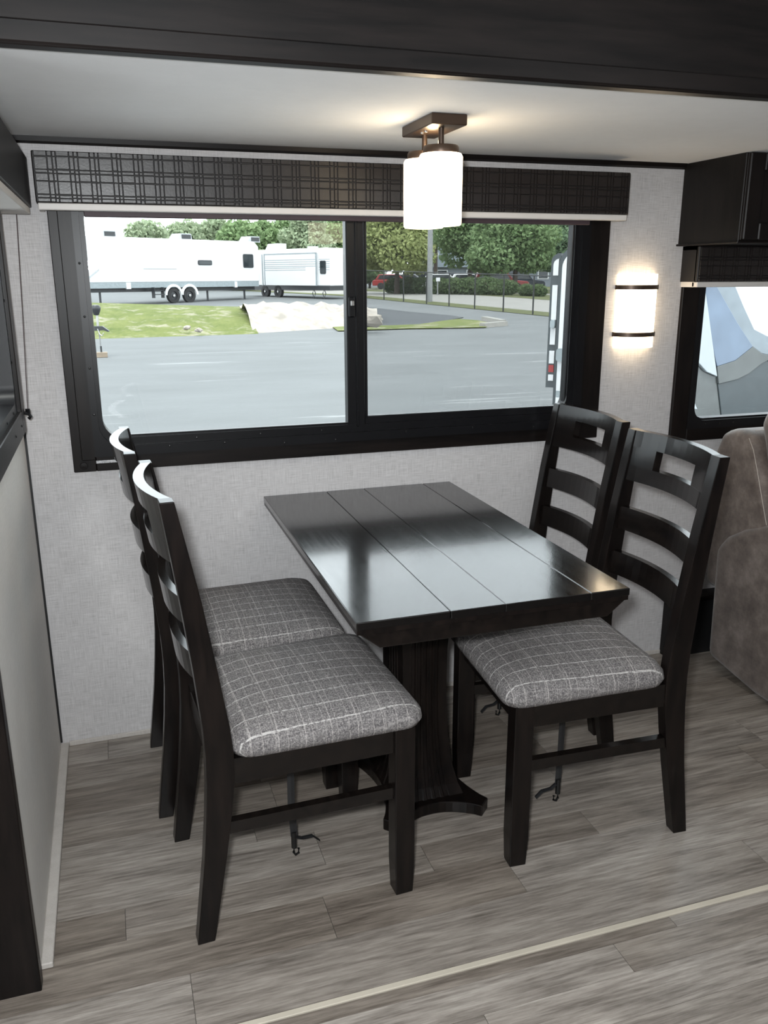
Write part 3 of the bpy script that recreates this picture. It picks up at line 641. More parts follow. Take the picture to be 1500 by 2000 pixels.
# lot
mb = MB(); ls = list(range(-150, 151, 15)); ds = [2.45, 10, 18, 26, 32, 40, 50, 60, 90, 140, 220]
vs = [ld(l, d, gh(d)) for d in ds for l in ls]; n = len(ls)
mb.add(vs, [(j*n+i, j*n+i+1, (j+1)*n+i+1, (j+1)*n+i) for j in range(len(ds)-1) for i in range(n-1)])
mb.build('ground', 'asphalt', kind='structure')
def sheet(name, uv, mat, lift, thick=0.02, **tags):
    top = [ground_at(u, v) + Vector((0, 0, lift)) for u, v in uv]; k = len(top)
    bot = [p - Vector((0, 0, thick)) for p in top]
    return MB().add(top+bot, [tuple(range(k)), tuple(range(k, 2*k))[::-1]] + [(i, (i+1) % k, k+(i+1) % k, k+i) for i in range(k)]).build(name, mat, **tags)
def strip(name, A, B, o0, o1, mat, lift, **tags):
    """band of ground running along the fence line A-B, from offset o0 to o1 beyond it"""
    dr = (B-A); dr.z = 0; dr.normalize(); pn = Vector((-dr.y, dr.x, 0))
    mb = MB(); top = []
    for s in np.linspace(-40, 60, 26):
        for o in (o0, o1):
            p = A+dr*s+pn*o; p.z = gh(depth_of(p))+lift; top.append(p)
    return mb.add(top, [(2*i, 2*i+1, 2*i+3, 2*i+2) for i in range(25)]).build(name, mat, **tags)
FA = ground_at(713, 582); FB = ground_at(1041, 615)
strip('verge_strip', FA, FB, -0.1, 1.6, 'verge', 0.02, kind='structure')
strip('road', FA, FB, 1.6, 8.5, 'concrete_road', 0.02, kind='structure')
strip('verge_strip', FA, FB, 8.5, 13.0, 'verge', 0.03, kind='structure')
strip('sidewalk', FA, FB, 13.0, 14.6, 'concrete_road', 0.04, kind='structure')
strip('verge_strip', FA, FB, 14.6, 60.0, 'verge', 0.03, kind='structure')

# grass bank on the left, a mound with a flat far side
def mound(name, near, far_d, crest, mat, seed, **tags):
    """near: list of (u, v) along the near foot; crest: list of (u, v, d) along the top"""
    r = random.Random(seed); rows_ = []
    N = len(near); foot = [ground_at(u, v) for u, v in near]; top = [at(u, v, d) for u, v, d in crest]
    for t in (0, 0.15, 0.3, 0.45, 0.6, 0.75, 0.9, 1.0):
        rows_.append([foot[i].lerp(top[i], t) + Vector((0, 0, (0.16*math.sin(PI*t) + (r.uniform(-0.07, 0.07) if 0 < t < 1 else 0))*tags.get('amp', 1))) for i in range(N)])
    for e, w in ((3.0, 0.5), (6.0, 1.0)):
        rows_.append([ld((p-CAM).dot(Vector((math.cos(YAW), -math.sin(YAW), 0))), depth_of(p)+e, p.z*(1-w)+(gh(depth_of(p)+e)-0.05)*w) for p in top])
    tags.pop('amp', None)
    vs = [p for q in rows_ for p in q]
    return MB().add(vs, [(j*N+i, j*N+i+1, (j+1)*N+i+1, (j+1)*N+i) for j in range(len(rows_)-1) for i in range(N-1)]).build(name, mat, smooth=True, **tags)
def lin(a, b, n): return [tuple(x+(y-x)*i/(n-1) for x, y in zip(a, b)) for i in range(n)]
mound('grass_bank', lin((60, 666), (505, 652), 24), 0, lin((60, 588, 38), (470, 599, 38), 24), 'grass', 1, kind='structure')
# pale heap of rubble right of the grass
near = lin((496, 651), (738, 636), 18); cr = [(465+(735-465)*i/17, 598-3*math.sin(i*0.9)-2*math.sin(i*0.35)+(6 if i > 15 else 0), 36.5) for i in range(18)]
o = mound('rubble_heap', near, 0, cr, 'rubble', 4, amp=2.2); tag(o, 'pale heap of rubble and dirt between the grass and the dark asphalt', 'rubble')
rr = random.Random(8)
def stone(p, s, lab):
    bm = bmesh.new(); bmesh.ops.create_icosphere(bm, subdivisions=2, radius=1)
    for v in bm.verts: v.co *= 1+rr.uniform(-0.22, 0.22)
    mb = MB(); mb.add([(p.x+v.co.x*s*1.4, p.y+v.co.y*s, p.z+v.co.z*s*0.8) for v in bm.verts], [[v.index for v in f.verts] for f in bm.faces]); bm.free()
    return mb.build('rock', 'rubble', label=lab, cat='rock')
stone(at(722, 625, 30.5), 0.34, 'large pale rock at the end of the rubble heap by the window bar')
stone(ground_at(365, 640, 0.25), 0.10, 'small pale stone in the grass, left one of the pair'); stone(ground_at(388, 645, 0.2), 0.10, 'small pale stone in the grass, right one of the pair')
sheet('fresh_asphalt', [(705, 640), (790, 638), (850, 631), (905, 621), (880, 617), (800, 610), (738, 603), (700, 600)], 'fresh_asphalt', 0.03, kind='structure')
sheet('grass_island', [(660, 648), (720, 646), (800, 643.5), (905, 642), (950, 641), (958, 633), (935, 628), (895, 625), (862, 629), (820, 635.5), (760, 638), (700, 638), (650, 641)], 'grass', 0.05, kind='structure')
def curb(u0, v0, u1, v1, lab):
    a, b = ground_at(u0, v0), ground_at(u1, v1); d = (b-a).normalized(); n_ = Vector((-d.y, d.x, 0)).normalized()*0.16; r = []
    for p in (a, a.lerp(b, 0.5), b): r.append([p-n_, p-n_*0.8+Vector((0, 0, 0.17)), p+n_*0.8+Vector((0, 0, 0.17)), p+n_])
    MB().loft(r).build('parking_curb', 'curb', label=lab, cat='curb')
curb(942, 640, 986, 636, 'pale concrete curb at the near tip of the grass island'); curb(946, 626, 982, 633, 'pale concrete curb along the far tip of the grass island')

# chain-link fence
fe = empty('chain_link_fence', FA, label='black chain-link fence along the road outside the window', cat='fence')
dr = FB-FA; L = math.hypot(dr.x, dr.y); u_ = Vector((dr.x, dr.y, 0))/L
PS = []; s = -16.0
uu = [713, 750, 788, 833, 877, 927, 983, 1041]
for u in uu:
    t0, t1 = 0.0, L
    def scr(t):
        p = FA+u_*t; q = p-CAM; return 750+FPX*q.dot(RT)/q.dot(FW)
    for _ in range(50):
        tm = (t0+t1)/2
        if scr(tm) < u: t0 = tm
        else: t1 = tm
    PS.append(t0)
gap = PS[1]-PS[0]; PS = [PS[0]-gap*k for k in (1,)] + PS + [PS[-1]+1.9*k for k in (1, 2, 3, 4)]
FH = 1.75
for t in PS:
    p = FA+u_*t; z = gh(depth_of(p)); rel(MB().tube([(p.x, p.y, z-0.1), (p.x, p.y, z+FH)], 0.038, 8).build('post', 'fence_black', fe), fe)
pts = [FA+u_*t for t in PS]; pts = [Vector((p.x, p.y, gh(depth_of(p))+FH)) for p in pts]
rel(MB().tube(pts, 0.028, 6).build('top_rail', 'fence_black', fe), fe)
pw = [p-Vector((0, 0, FH-0.04)) for p in pts]; k = len(pts)
rel(MB().add(pts+pw, [(i, i+1, k+i+1, k+i) for i in range(k-1)]).build('chain_link', 'chain_link', fe, kind='stuff'), fe)

# street light pole and signs
p = ground_at(839, 590); pe = MB().tube([p-Vector((0, 0, 0.05)), p+Vector((0, 0, 4.0)), p+Vector((0.1, 0, 9.0))], [0.17, 0.15, 0.11], 14).build('light_pole', 'galvanised', smooth=True, label='tall grey metal light pole standing at the fence', cat='pole')
def sign(u, v, d, w, h, mat, lab):
    c = at(u, v, d); g = gh(d); r = empty('road_sign', (c.x, c.y, g), label=lab, cat='sign')
    MB().tube([(0, 0, 0), (0, 0, c.z-g)], 0.05, 8).build('post', 'galvanised', r); MB().cbox(-w/2, w/2, -0.08, -0.04, c.z-g-h/2, c.z-g+h/2, 0.01).build('panel', mat, r)
sign(855, 546, 62, 0.30, 0.26, 'rv_white', 'small white sign plate right of the light pole in front of the hedge')
sign(837, 515, 84, 0.55, 0.5, 'red_paint', 'small red sign panel just left of the light pole')
lp = at(852, 497, 90); r = empty('lamp_post', (lp.x, lp.y, gh(90)), label='slim lamp post with white globe beside the grey building', cat='lamp post')
MB().tube([(0, 0, 0), (0, 0, lp.z-gh(90)-0.2)], 0.05, 8).build('pole', 'galvanised', r); MB().lathe([(0.0001, -0.3), (0.2, -0.22), (0.28, 0), (0.2, 0.22), (0.0001, 0.3)], 12).build('globe', 'rv_white', r, smooth=True).location = (0, 0, lp.z-gh(90))

# ---- trees and hedges
def leaves(cl, n, size, seed):
    g = np.random.default_rng(seed); cl = np.array(cl, float)
    vol = cl[:, 3]*cl[:, 4]*cl[:, 5]; idx = g.choice(len(cl), n, p=vol/vol.sum())
    d = g.normal(size=(n, 3)); d /= np.linalg.norm(d, axis=1)[:, None]; rad = g.uniform(0.35, 1, (n, 1))**0.45
    c = cl[idx, :3] + d*rad*cl[idx, 3:6]
    a = g.normal(size=(n, 3)); a /= np.linalg.norm(a, axis=1)[:, None]; b = np.cross(a, g.normal(size=(n, 3))); b /= np.linalg.norm(b, axis=1)[:, None]
    s = size*g.uniform(0.6, 1.3, (n, 1)); v = np.stack([c-a*s, c-b*s*0.6, c+a*s, c+b*s*0.6], 1).reshape(-1, 3)
    return v, [(4*i, 4*i+1, 4*i+2, 4*i+3) for i in range(n)]
def leaf_mesh(name, cl, n, size, mat, parent, seed):
    v, f = leaves(cl, n, size, seed); me = bpy.data.meshes.new(name); me.from_pydata(v.tolist(), [], f); me.materials.append(MATS[mat])
    o = bpy.data.objects.new(name, me); COL.objects.link(o); o.parent = parent; return o
def tree(u, vtop, d, wpx, mat, lab, grp, seed, vlow=None, n=5200, size=0.16, trunk=0.16):
    base = at(u, 560, d); g = gh(d); H = at(u, vtop, d).z-g; Wd = wpx*d/FPX/2
    low = (at(u, vlow, d).z-g) if vlow else H*0.12
    r = empty('tree', (base.x, base.y, g), label=lab, cat='tree', group=grp); q = random.Random(seed); cl = []
    for i in range(15):
        t = q.random(); z = low+(H-low)*(0.14+0.76*t); a = q.uniform(0, 2*PI); sp = Wd*0.72*math.sin(PI*(0.22+0.70*t))
        rad = Wd*q.uniform(0.30, 0.46); k = q.uniform(0.35, 1.0)
        cl.append((sp*k*math.cos(a), sp*k*math.sin(a), z, rad, rad, rad*0.8))
    cl.append((0, 0, H-Wd*0.35, Wd*0.4, Wd*0.4, Wd*0.35)); cl.append((0, 0, (low+H)/2, Wd*0.6, Wd*0.6, (H-low)*0.36))
    leaf_mesh('foliage', cl, n, size, mat, r, seed)
    mb = MB().tube([(0, 0, -0.05), (0.03, 0.02, low*0.8), (0.0, 0.05, (low+H)/2), (0.05, 0, H*0.85)], [trunk, trunk*0.8, trunk*0.5, trunk*0.15], 10)
    for i in range(6):
        c = cl[i]; z0 = min(c[2]*0.8, low+(H-low)*0.25); mb.tube([(0, 0, z0), (c[0]*0.5, c[1]*0.5, (z0+c[2])/2+0.2), (c[0], c[1], c[2])], [trunk*0.4, trunk*0.25, trunk*0.1], 6)
    mb.build('trunk', 'bark', r, smooth=True)
G1, G2 = 'trees behind the parked trailers', 'trees along the road'
for i, (u, vt, w, mt, lab) in enumerate([(303, 445, 92, 'leaf_light', 'low pale tree at the left end of the row behind the long trailer'), (362, 432, 72, 'leaf_light', 'rounded pale tree above the middle of the long trailer roof'),
        (423, 433, 66, 'leaf_light', 'pale airy tree next right of the tree above the second roof unit'), (475, 440, 70, 'leaf_mid', 'low bushy tree above the right end of the long trailer'),
        (518, 428, 62, 'leaf_mid', 'dark green tree above the gap between the two trailers'), (566, 421, 66, 'leaf_mid', 'tall tree above the middle of the short trailer'),
        (607, 420, 62, 'leaf_light', 'tall yellowish tree right of the short trailer roof centre'), (648, 436, 64, 'leaf_mid', 'tree at the right end of the row beside the window bar')]):
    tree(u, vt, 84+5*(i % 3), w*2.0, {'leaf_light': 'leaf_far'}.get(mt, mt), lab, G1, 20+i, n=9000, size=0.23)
for i, (u, vt, w, d, mt, lab, vl) in enumerate([(775, 400, 210, 66, 'leaf_light', 'big yellow-green tree behind the fence left of the light pole', 528), (917, 390, 200, 72, 'leaf_mid', 'green tree right of the hanging lamp, middle of the road trees', 522), (1005, 385, 200, 66, 'leaf_mid', 'dense tree with forked trunk in front of the grey building', 532),
        (1090, 380, 160, 76, 'leaf_deep', 'darker tree at the right edge of the window beside the white trailer', 534), (722, 480, 70, 95, 'leaf_mid', 'far low tree left of the yellow-green tree', None), (850, 415, 110, 88, 'leaf_deep', 'far dark tree directly behind the light pole', 470)]):
    tree(u, vt, d, w, mt, lab, G2, 60+i, vlow=vl, n=19000, size=0.17, trunk=0.22)
def hedge(u, v, w, h, d, lab, seed):
    c = at(u, v, d); g = gh(d); r = empty('hedge_shrub', (c.x, c.y, g), label=lab, cat='shrub', group='clipped shrubs along the road')
    leaf_mesh('foliage', [(0, 0, h*0.5, w/2, 0.8, h*0.55)], 1500, 0.10, 'leaf_hedge', r, seed)
    MB().tube([(0, 0, -0.05), (0, 0, h*0.5)], 0.06, 6).build('stem', 'bark', r)
hl = ['leftmost clipped shrub of the hedge near the yellow-green tree', 'clipped shrub of the hedge, second from the left', 'clipped shrub of the hedge just left of the light pole', 'clipped shrub of the hedge just right of the light pole', 'clipped shrub of the hedge, fifth from the left', 'clipped shrub of the hedge, sixth from the left', 'clipped shrub of the hedge below the red car', 'low shrub at the right end of the hedge', 'small round shrub standing alone right of the hedge', 'small round shrub nearest the white trailer edge']
for i, (u, w, h) in enumerate([(772, 1.9, 1.15), (800, 1.9, 1.2), (828, 1.9, 1.2), (858, 2.0, 1.15), (888, 2.1, 1.15), (920, 2.2, 1.2), (952, 2.2, 1.2), (985, 2.2, 1.05), (1029, 1.1, 0.75), (1052, 1.0, 0.75)]):
    t = (u-760)/300; hedge(u, 560, w, h, 68-10*t, hl[i], 90+i)

# ---- cars (far, small)
def car(u, v, d, L, paint, rz, lab, tall=1.45):
    c = at(u, v, d); g = gh(d)+0.04; r = empty('car', (c.x, c.y, g), rz, lab, 'car', 'cars parked across the road')
    h = L/2; w = 0.85
    body = [(-h, 0.35), (-h, 0.80), (-h*0.92, 0.92), (h*0.45, 0.95), (h*0.95, 0.80), (h, 0.65), (h, 0.35)]
    MB().prism(body, 'y', -w, w).build('body', paint, r, bevel=0.06)
    cab = [(-h*0.88, 0.92), (-h*0.70, tall), (h*0.18, tall), (h*0.48, 0.93)]
    MB().prism(cab, 'y', -w*0.9, w*0.9).build('cabin', paint, r, bevel=0.05)
    gl = [(-h*0.76, 0.98), (-h*0.65, tall-0.08), (h*0.14, tall-0.08), (h*0.36, 0.98)]
    for s in (-1, 1): MB().prism(gl, 'y', s*w*0.9, s*(w*0.9+0.015)).build('side_window', 'dark_glass', r)
    for x in (-h*0.62, h*0.62):
        for s in (-1, 1):
            mb = MB().lathe([(0.0001, -0.1), (0.3, -0.1), (0.33, -0.06), (0.33, 0.06), (0.3, 0.1), (0.0001, 0.1)], 16); mb.v = [(x+a, s*0.80+c_, 0.33+b) for a, b, c_ in mb.v]; mb.build('wheel', 'tyre', r)
RZ = -YAW
car(770, 535, 88, 4.4, 'red_paint', RZ, 'dark red car left of the yellow-green tree trunk'); car(803, 534, 90, 4.6, 'silver_paint', RZ, 'silver car beside the yellow-green tree trunk'); car(823, 532, 92, 4.6, 'rv_white', RZ, 'white van left of the light pole', 1.9)
car(868, 535, 80, 4.4, 'rv_white', RZ, 'white car right of the light pole'); car(898, 535, 94, 4.4, 'navy_paint', RZ, 'dark car in front of the grey building', 1.5); car(918, 536, 84, 4.2, 'rv_white', RZ, 'white car behind the middle tree trunk')
car(975, 538, 76, 5.0, 'red_paint', RZ, 'bright red pickup under the forked tree', 1.75); car(1018, 538, 80, 4.2, 'navy_paint', RZ, 'black car right of the red pickup', 1.6)
# ---- grey building
gb = empty('building', at(935, 545, 104), -YAW, 'blue-grey low building with shingle roof behind the trees', 'building'); gb.location.z = gh(104)
MB().box(-7, 13, 0, 10, 0, 2.4).build('wall', 'siding', gb); MB().prism([(-7.6, 2.3), (-4.2, 6.4), (10, 6.4), (13.6, 2.3)], 'y', -0.5, 10.5).build('roof', 'roof_shingle', gb)
for x in (-5, -1.5, 3, 7): w = MB().box(x, x+1.3, -0.06, 0.0, 0.9, 2.0).build('window', 'rv_white', gb); MB().box(x+0.12, x+1.18, -0.1, -0.05, 1.0, 1.9).build('pane', 'dark_glass', w)
MB().box(0.6, 1.6, -0.06, 0, 0, 2.1).build('door', 'rv_pale', gb)
# ---- canopy at the end of the lot
c = at(672, 494, 110); cv = empty('station_canopy', (c.x, c.y, gh(110)), -YAW, 'blue and white station canopy right of the short trailer', 'canopy'); zc = c.z-gh(110)
MB().box(-1.6, 6, 0, 6, zc-0.9, zc-0.15).build('white_band', 'rv_white', cv); MB().box(-1.65, 6, -0.05, 6, zc-0.15, zc+0.35).build('blue_band', 'blue_paint', cv)
for x in (-1.0, 5): MB().box(x, x+0.35, 1, 1.35, 0, zc-0.9).build('column', 'rv_white', cv)
car(661, 520, 100, 5.2, 'rv_white', RZ, 'white car under the station canopy', 1.7)
sg = at(668, 513, 104); sgb = empty('station_sign', (sg.x, sg.y, gh(104)), -YAW, 'red sign panel under the station canopy', 'sign'); MB().box(-0.9, 0.9, -0.1, 0.1, sg.z-gh(104)-0.9, sg.z-gh(104)+0.9).build('panel', 'red_paint', sgb); MB().box(-0.1, 0.1, -0.08, 0.08, 0, sg.z-gh(104)-0.85).build('post', 'galvanised', sgb)

# ---- long trailer
def wheel(r, x, y, z, R, par=None):
    mb = MB().lathe([(R*0.55, -0.11), (R*0.95, -0.11), (R, -0.06), (R, 0.06), (R*0.95, 0.11), (R*0.55, 0.11), (R*0.55, -0.11)], 24); mb.v = [(x+a, y+c_, z+b) for a, b, c_ in mb.v]; w = mb.build('wheel', 'tyre', r, smooth=True)
    mb = MB().lathe([(0.0001, -0.09), (R*0.2, -0.09), (R*0.25, -0.05), (R*0.56, -0.04), (R*0.56, 0.04), (0.0001, 0.04)], 20); mb.v = [(x+a, y+c_, z+b) for a, b, c_ in mb.v]; mb.build('rim', 'rv_dark', w)
    mb = MB().lathe([(0.0001, -0.12), (R*0.17, -0.115), (R*0.17, -0.08)], 12); mb.v = [(x+a, y+c_, z+b) for a, b, c_ in mb.v]; mb.build('hub', 'steel', w)
A = at(160, 539, 47.0); B = at(507, 539, 56.5); ax = (B-A); LEN = math.hypot(ax.x, ax.y); rz = math.atan2(ax.y, ax.x)
rv = empty('travel_trailer', (A.x, A.y, gh(52)), rz, 'long white trailer with grey skirt parked above the grass bank', 'trailer')
def on_rv(u, v):   # (x along the side, z) of photo pixel on this trailer's near side
    r = RT*(u-750)/FPX - UP*(v-1000)/FPX + FW; nrm = Vector((-ax.y, ax.x, 0)).normalized()
    p = CAM + r*((A-CAM).dot(nrm)/r.dot(nrm)); return (p-A).dot(Vector((ax.x, ax.y, 0)).normalized()), p.z-gh(52)
zr = on_rv(300, 465)[1]; zb = on_rv(340, 551)[1]; zs = on_rv(300, 562)[1]
MB().prism([(-1.5, zb), (-1.5, zr-0.5), (-1.2, zr), (LEN-0.35, zr), (LEN, zr-0.3), (LEN, zb)], 'y', 0, 2.5).build('body', 'rv_white', rv, bevel=0.05)
xs = [-1.5] + [on_rv(u, 555)[0] for u in (246, 255, 458, 463)] + [LEN-0.1]
for a, b in ((xs[0], xs[1]), (xs[2], xs[3]), (xs[4], xs[5])): MB().box(a, b, -0.02, 2.5, zs, zb+0.003).build('skirt', 'rv_grey', rv)
for a, b in ((xs[1], xs[2]), (xs[3], xs[4])): MB().box(a, b, -0.03, 0.1, zs-0.05, zb).build('skirt_joint', 'rv_white', rv)
MB().box(0.2, LEN-0.2, 0.3, 2.2, zs-0.22, zs).build('chassis', 'rv_dark', rv)
for u in (339, 370):
    x, _ = on_rv(u, 573); wheel(rv, x, 0.05, 0.42, 0.44)
    arc = [(x+0.62*math.cos(PI*i/16), 0.46+0.62*math.sin(PI*i/16)) for i in range(17)]; arc2 = [(x+0.48*math.cos(PI*i/16), 0.46+0.48*math.sin(PI*i/16)) for i in range(17)]
    MB().prism(arc+arc2[::-1], 'y', -0.08, 0.0).build('fender', 'rv_white', rv)
def rvwin(par, fn, u0, v0, u1, v1):
    x0, z1 = fn(u0, v0); x1, z0 = fn(u1, v1)
    w = MB().prism(rrect(x0, x1, min(z0, z1), max(z0, z1), min(0.1, abs(z1-z0)*0.3)), 'y', -0.03, 0.02).build('window', 'rv_dark', par); e = 0.05
    MB().prism(rrect(x0+e, x1-e, z0+e, z1-e, 0.05), 'y', -0.04, 0.0).build('pane', 'dark_glass', w)
rvwin(rv, on_rv, 386, 508, 414, 518); rvwin(rv, on_rv, 474, 496, 495, 523)
for u in (224, 374, 524-15):
    x, _ = on_rv(u, 458); ac = MB().prism([(x-0.55, zr), (x-0.25, zr+0.36), (x+0.5, zr+0.36), (x+0.55, zr)], 'y', 0.7, 1.6).build('roof_unit', 'rv_pale', rv); MB().box(x-0.2, x+0.45, 0.66, 0.7, zr+0.06, zr+0.30).build('grille', 'rv_dark', ac)
x, z = on_rv(306, 575); MB().box(x-0.32, x+0.32, -0.35, -0.05, z-0.02, z+0.02).box(x-0.32, x+0.32, -0.25, 0.0, z+0.2, z+0.24).box(x-0.33, x-0.30, -0.3, 0, z-0.2, z+0.4).box(x+0.30, x+0.33, -0.3, 0, z-0.2, z+0.4).build('steps', 'rv_dark', rv)
x0, z0 = on_rv(280, 525); x1, z1 = on_rv(345, 526.5); MB().box(x0, x1, -0.012, 0.01, z0-0.015, z0+0.015).build('pinstripe', 'rv_grey', rv)
x0, z0 = on_rv(176, 540); x1, z1 = on_rv(193, 524); MB().prism([(x0-0.8, z0-0.6), (x0-0.8, z0-0.5), (x1, z1), (x1, z1-0.12)], 'y', -0.015, 0.01).build('nose_graphic', 'rv_pale', rv)
for x in (1.2, 8.6, LEN-1.0): MB().box(x, x+0.08, 0.4, 0.5, 0, zs).build('landing_leg', 'rv_dark', rv)
# ---- short trailer
A2 = at(507, 539, 60.0); B2 = at(646, 539, 55.0); ax2 = B2-A2; L2 = math.hypot(ax2.x, ax2.y); rz2 = math.atan2(ax2.y, ax2.x)
tt = empty('travel_trailer', (A2.x, A2.y, gh(57)), rz2, 'short white trailer with thin grey stripes behind the long one', 'trailer')
def on_tt(u, v):
    r = RT*(u-750)/FPX - UP*(v-1000)/FPX + FW; nrm = Vector((-ax2.y, ax2.x, 0)).normalized(); p = CAM + r*((A2-CAM).dot(nrm)/r.dot(nrm)); return (p-A2).dot(Vector((ax2.x, ax2.y, 0)).normalized()), p.z-gh(57)
zt = on_tt(570, 486)[1]; zb2 = on_tt(570, 558)[1]
MB().prism([(-2.2, zb2), (-2.2, zt), (L2-0.5, zt), (L2-0.1, zt-0.2), (L2, zt-0.6), (L2, zb2)], 'y', 0, 2.4).build('body', 'rv_white', tt, bevel=0.05)
MB().box(-2.0, L2-0.1, 0.0, 2.3, zb2-0.28, zb2).build('chassis', 'rv_dark', tt)
x0, z1 = on_tt(519, 497); x1, z0 = on_tt(621, 558)
so2 = MB().box(x0, x1, -0.14, 0.02, zb2+0.02, z1).build('slide_room', 'rv_white', tt)
MB().box(x0-0.05, x0+0.03, -0.16, -0.10, zb2, z1+0.03).box(x1-0.03, x1+0.05, -0.16, -0.10, zb2, z1+0.03).box(x0, x1, -0.16, -0.10, z1-0.03, z1+0.03).build('slide_trim', 'rv_grey', so2)
x00, _ = on_tt(512.5, 520); MB().box(x00-0.04, x00+0.04, -0.03, 0.0, zb2, z1).build('corner_trim', 'rv_grey', tt)
for v in (509, 513, 517, 521, 524, 528):
    xa, za = on_tt(519.5, v); xb, zb_ = on_tt(620 if v < 522 else 600, v); MB().box(xa, xb, -0.147, -0.139, za-0.018, za+0.018).build('stripe', 'rv_grey', so2)
    xa, _ = on_tt(623, v); xb, _ = on_tt(644, v); MB().box(xa, xb, -0.008, 0.004, za-0.018, za+0.018).build('stripe', 'rv_grey', tt)
rvwin(tt, on_tt, 625, 509, 637, 535); rvwin(tt, lambda u, v: (on_tt(u, v)[0], on_tt(u, v)[1]), 502, 531, 506, 542)
for u in (518, 543): x, _ = on_tt(u, 570); wheel(tt, x, 0.08, 0.40, 0.41)
for u in (611, 631):
    x, _ = on_tt(u, 570); MB().tube([(x, 0.1, zb2-0.2), (x-0.15, 0.1, (zb2-0.2)*0.55), (x, 0.1, 0.02)], 0.03, 6).tube([(x, 0.1, zb2-0.2), (x+0.15, 0.1, (zb2-0.2)*0.55), (x, 0.1, 0.02)], 0.03, 6).build('stabiliser_jack', 'rv_dark', tt)
x, _ = on_tt(587, 480); MB().box(x-0.25, x+0.25, 0.8, 1.3, zt, zt+0.16).build('roof_vent', 'rv_pale', tt)
x, _ = on_tt(518, 480); MB().prism([(x-0.9, zt), (x-0.6, zt+0.4), (x+0.4, zt+0.42), (x+0.4, zt)], 'y', 0.7, 1.5).build('roof_unit', 'rv_white', tt)

# ---- tongue jack of a trailer standing out of view on the left
jg = ground_at(200, 698); jk = empty('trailer_tongue_jack', (jg.x, jg.y, gh(depth_of(jg))), -YAW, 'trailer tongue jack with black domed head left of the asphalt', 'jack'); dj = depth_of(jg)
def jz(v): return at(197, v, dj).z - jk.location.z
pxm = dj/FPX
MB().lathe([(0.0001, jz(615)-0.02), (5*pxm, jz(615)), (8.5*pxm, jz(605)), (9*pxm, jz(600)), (6.5*pxm, jz(596)), (0.0001, jz(595))], 20, (-4*pxm, 0)).build('head', 'rv_dark', jk, smooth=True)
MB().tube([(-3*pxm, 0, jz(616)), (-3*pxm, 0, jz(640))], 2.2*pxm, 10).build('upper_tube', 'steel', jk); MB().tube([(-2*pxm, 0, jz(640)), (-1*pxm, 0, jz(688))], 1.2*pxm, 10).build('leg_tube', 'galvanised', jk)
MB().prism([(-40*pxm, jz(648)), (-40*pxm, jz(637)), (6*pxm, jz(637)), (18*pxm, jz(646)), (16*pxm, jz(648)), (8*pxm, jz(645))], 'y', -3*pxm, 3*pxm).build('coupler', 'rv_dark', jk)
MB().tube([(-3*pxm, -0.06, jz(642)), (0, -0.06, jz(652)), (5*pxm, -0.06, jz(656)), (8*pxm, -0.06, jz(650))], 0.012, 6).build('chain', 'steel', jk)
MB().tube([(-1*pxm, 0, jz(676)), (-1*pxm, 0, jz(688))], 1.8*pxm, 10).build('foot', 'rv_dark', jk)
MB().cbox(jg.x-14*pxm, jg.x+10*pxm, jg.y-0.08, jg.y+0.08, jk.location.z, jk.location.z+10*pxm, 0.01).build('wooden_block', 'timber', label='pale timber block on the asphalt under the tongue jack', cat='block')

# ---- white neighbouring trailer at the right edge of the window
Y1 = 0.0; NA = 0.72; NP = at(1068, 640, 6.4); NT_ = Vector((math.cos(NA), -math.sin(NA), 0)); NN = Vector((math.sin(NA), math.cos(NA), 0))
def q(u, v):
    r = RT*(u-750)/FPX - UP*(v-1000)/FPX + FW; p = CAM + r*((NP-CAM).dot(NN)/r.dot(NN)); return (p-NP).dot(NT_), p.z
nb = empty('neighbour_trailer', (NP.x, NP.y, 0), -NA, label='white trailer corner with dark trim at the right edge of the window', cat='trailer')
xA = q(1068, 640)[0]; xB = q(1086, 640)[0]; xC = q(1092, 640)[0]; zt1 = q(1075, 500)[1]; zt2 = q(1100, 484)[1]; zlow = q(1066, 758)[1]
def nbp(mb, name, mat): return mb.build(name, mat, nb)
def arch(x0, x1, z0, z1, r): return [(x1, z0), (x1, z1)] + [(x0+r-r*math.sin(PI/2*i/8), z1-r+r*math.cos(PI/2*i/8)) for i in range(9)] + [(x0, z0)]
nbp(MB().prism(arch(xA, xB, zlow, zt1+0.02, 0.06), 'y', Y1+0.05, Y1+1.3), 'side_wall', 'cap_charcoal')
nbp(MB().prism(arch(xB-0.005, xB+0.8, G0, zt2+0.02, 0.14), 'y', Y1+0.03, Y1+1.3), 'trim_frame', 'cap_charcoal')
nbp(MB().prism(arch(xC, xB+0.8, q(1085, 763)[1], zt2-0.02, 0.12), 'y', Y1, Y1+0.03), 'slide_panel', 'rv_white')
nbp(MB().box(xC, xB+0.8, Y1, Y1+0.03, q(1085, 776)[1], q(1085, 763)[1]-0.0), 'grey_band', 'rv_grey'); nbp(MB().box(xC, xB+0.8, Y1, Y1+0.03, G0, q(1085, 776)[1]), 'lower_panel', 'rv_white')
for v0, v1, mt in ((505, 538, 'rv_white'), (557, 625, 'rv_white'), (641, 674, 'rv_white'), (686, 711, 'rv_white'), (714, 728, 'red_paint'), (733, 745, 'rv_white')):
    zz1, zz0 = q(1078, v0)[1], q(1078, v1)[1]; x0, x1 = xA+0.018, xB-0.012
    nbp(MB().prism(arch(x0, x1, zz0, zz1, 0.045) if v0 == 505 else [(x0, zz0), (x1, zz0), (x1, zz1), (x0, zz1)], 'y', Y1+0.04, Y1+0.05), 'tail_light' if mt == 'red_paint' else 'inset_panel', mt)
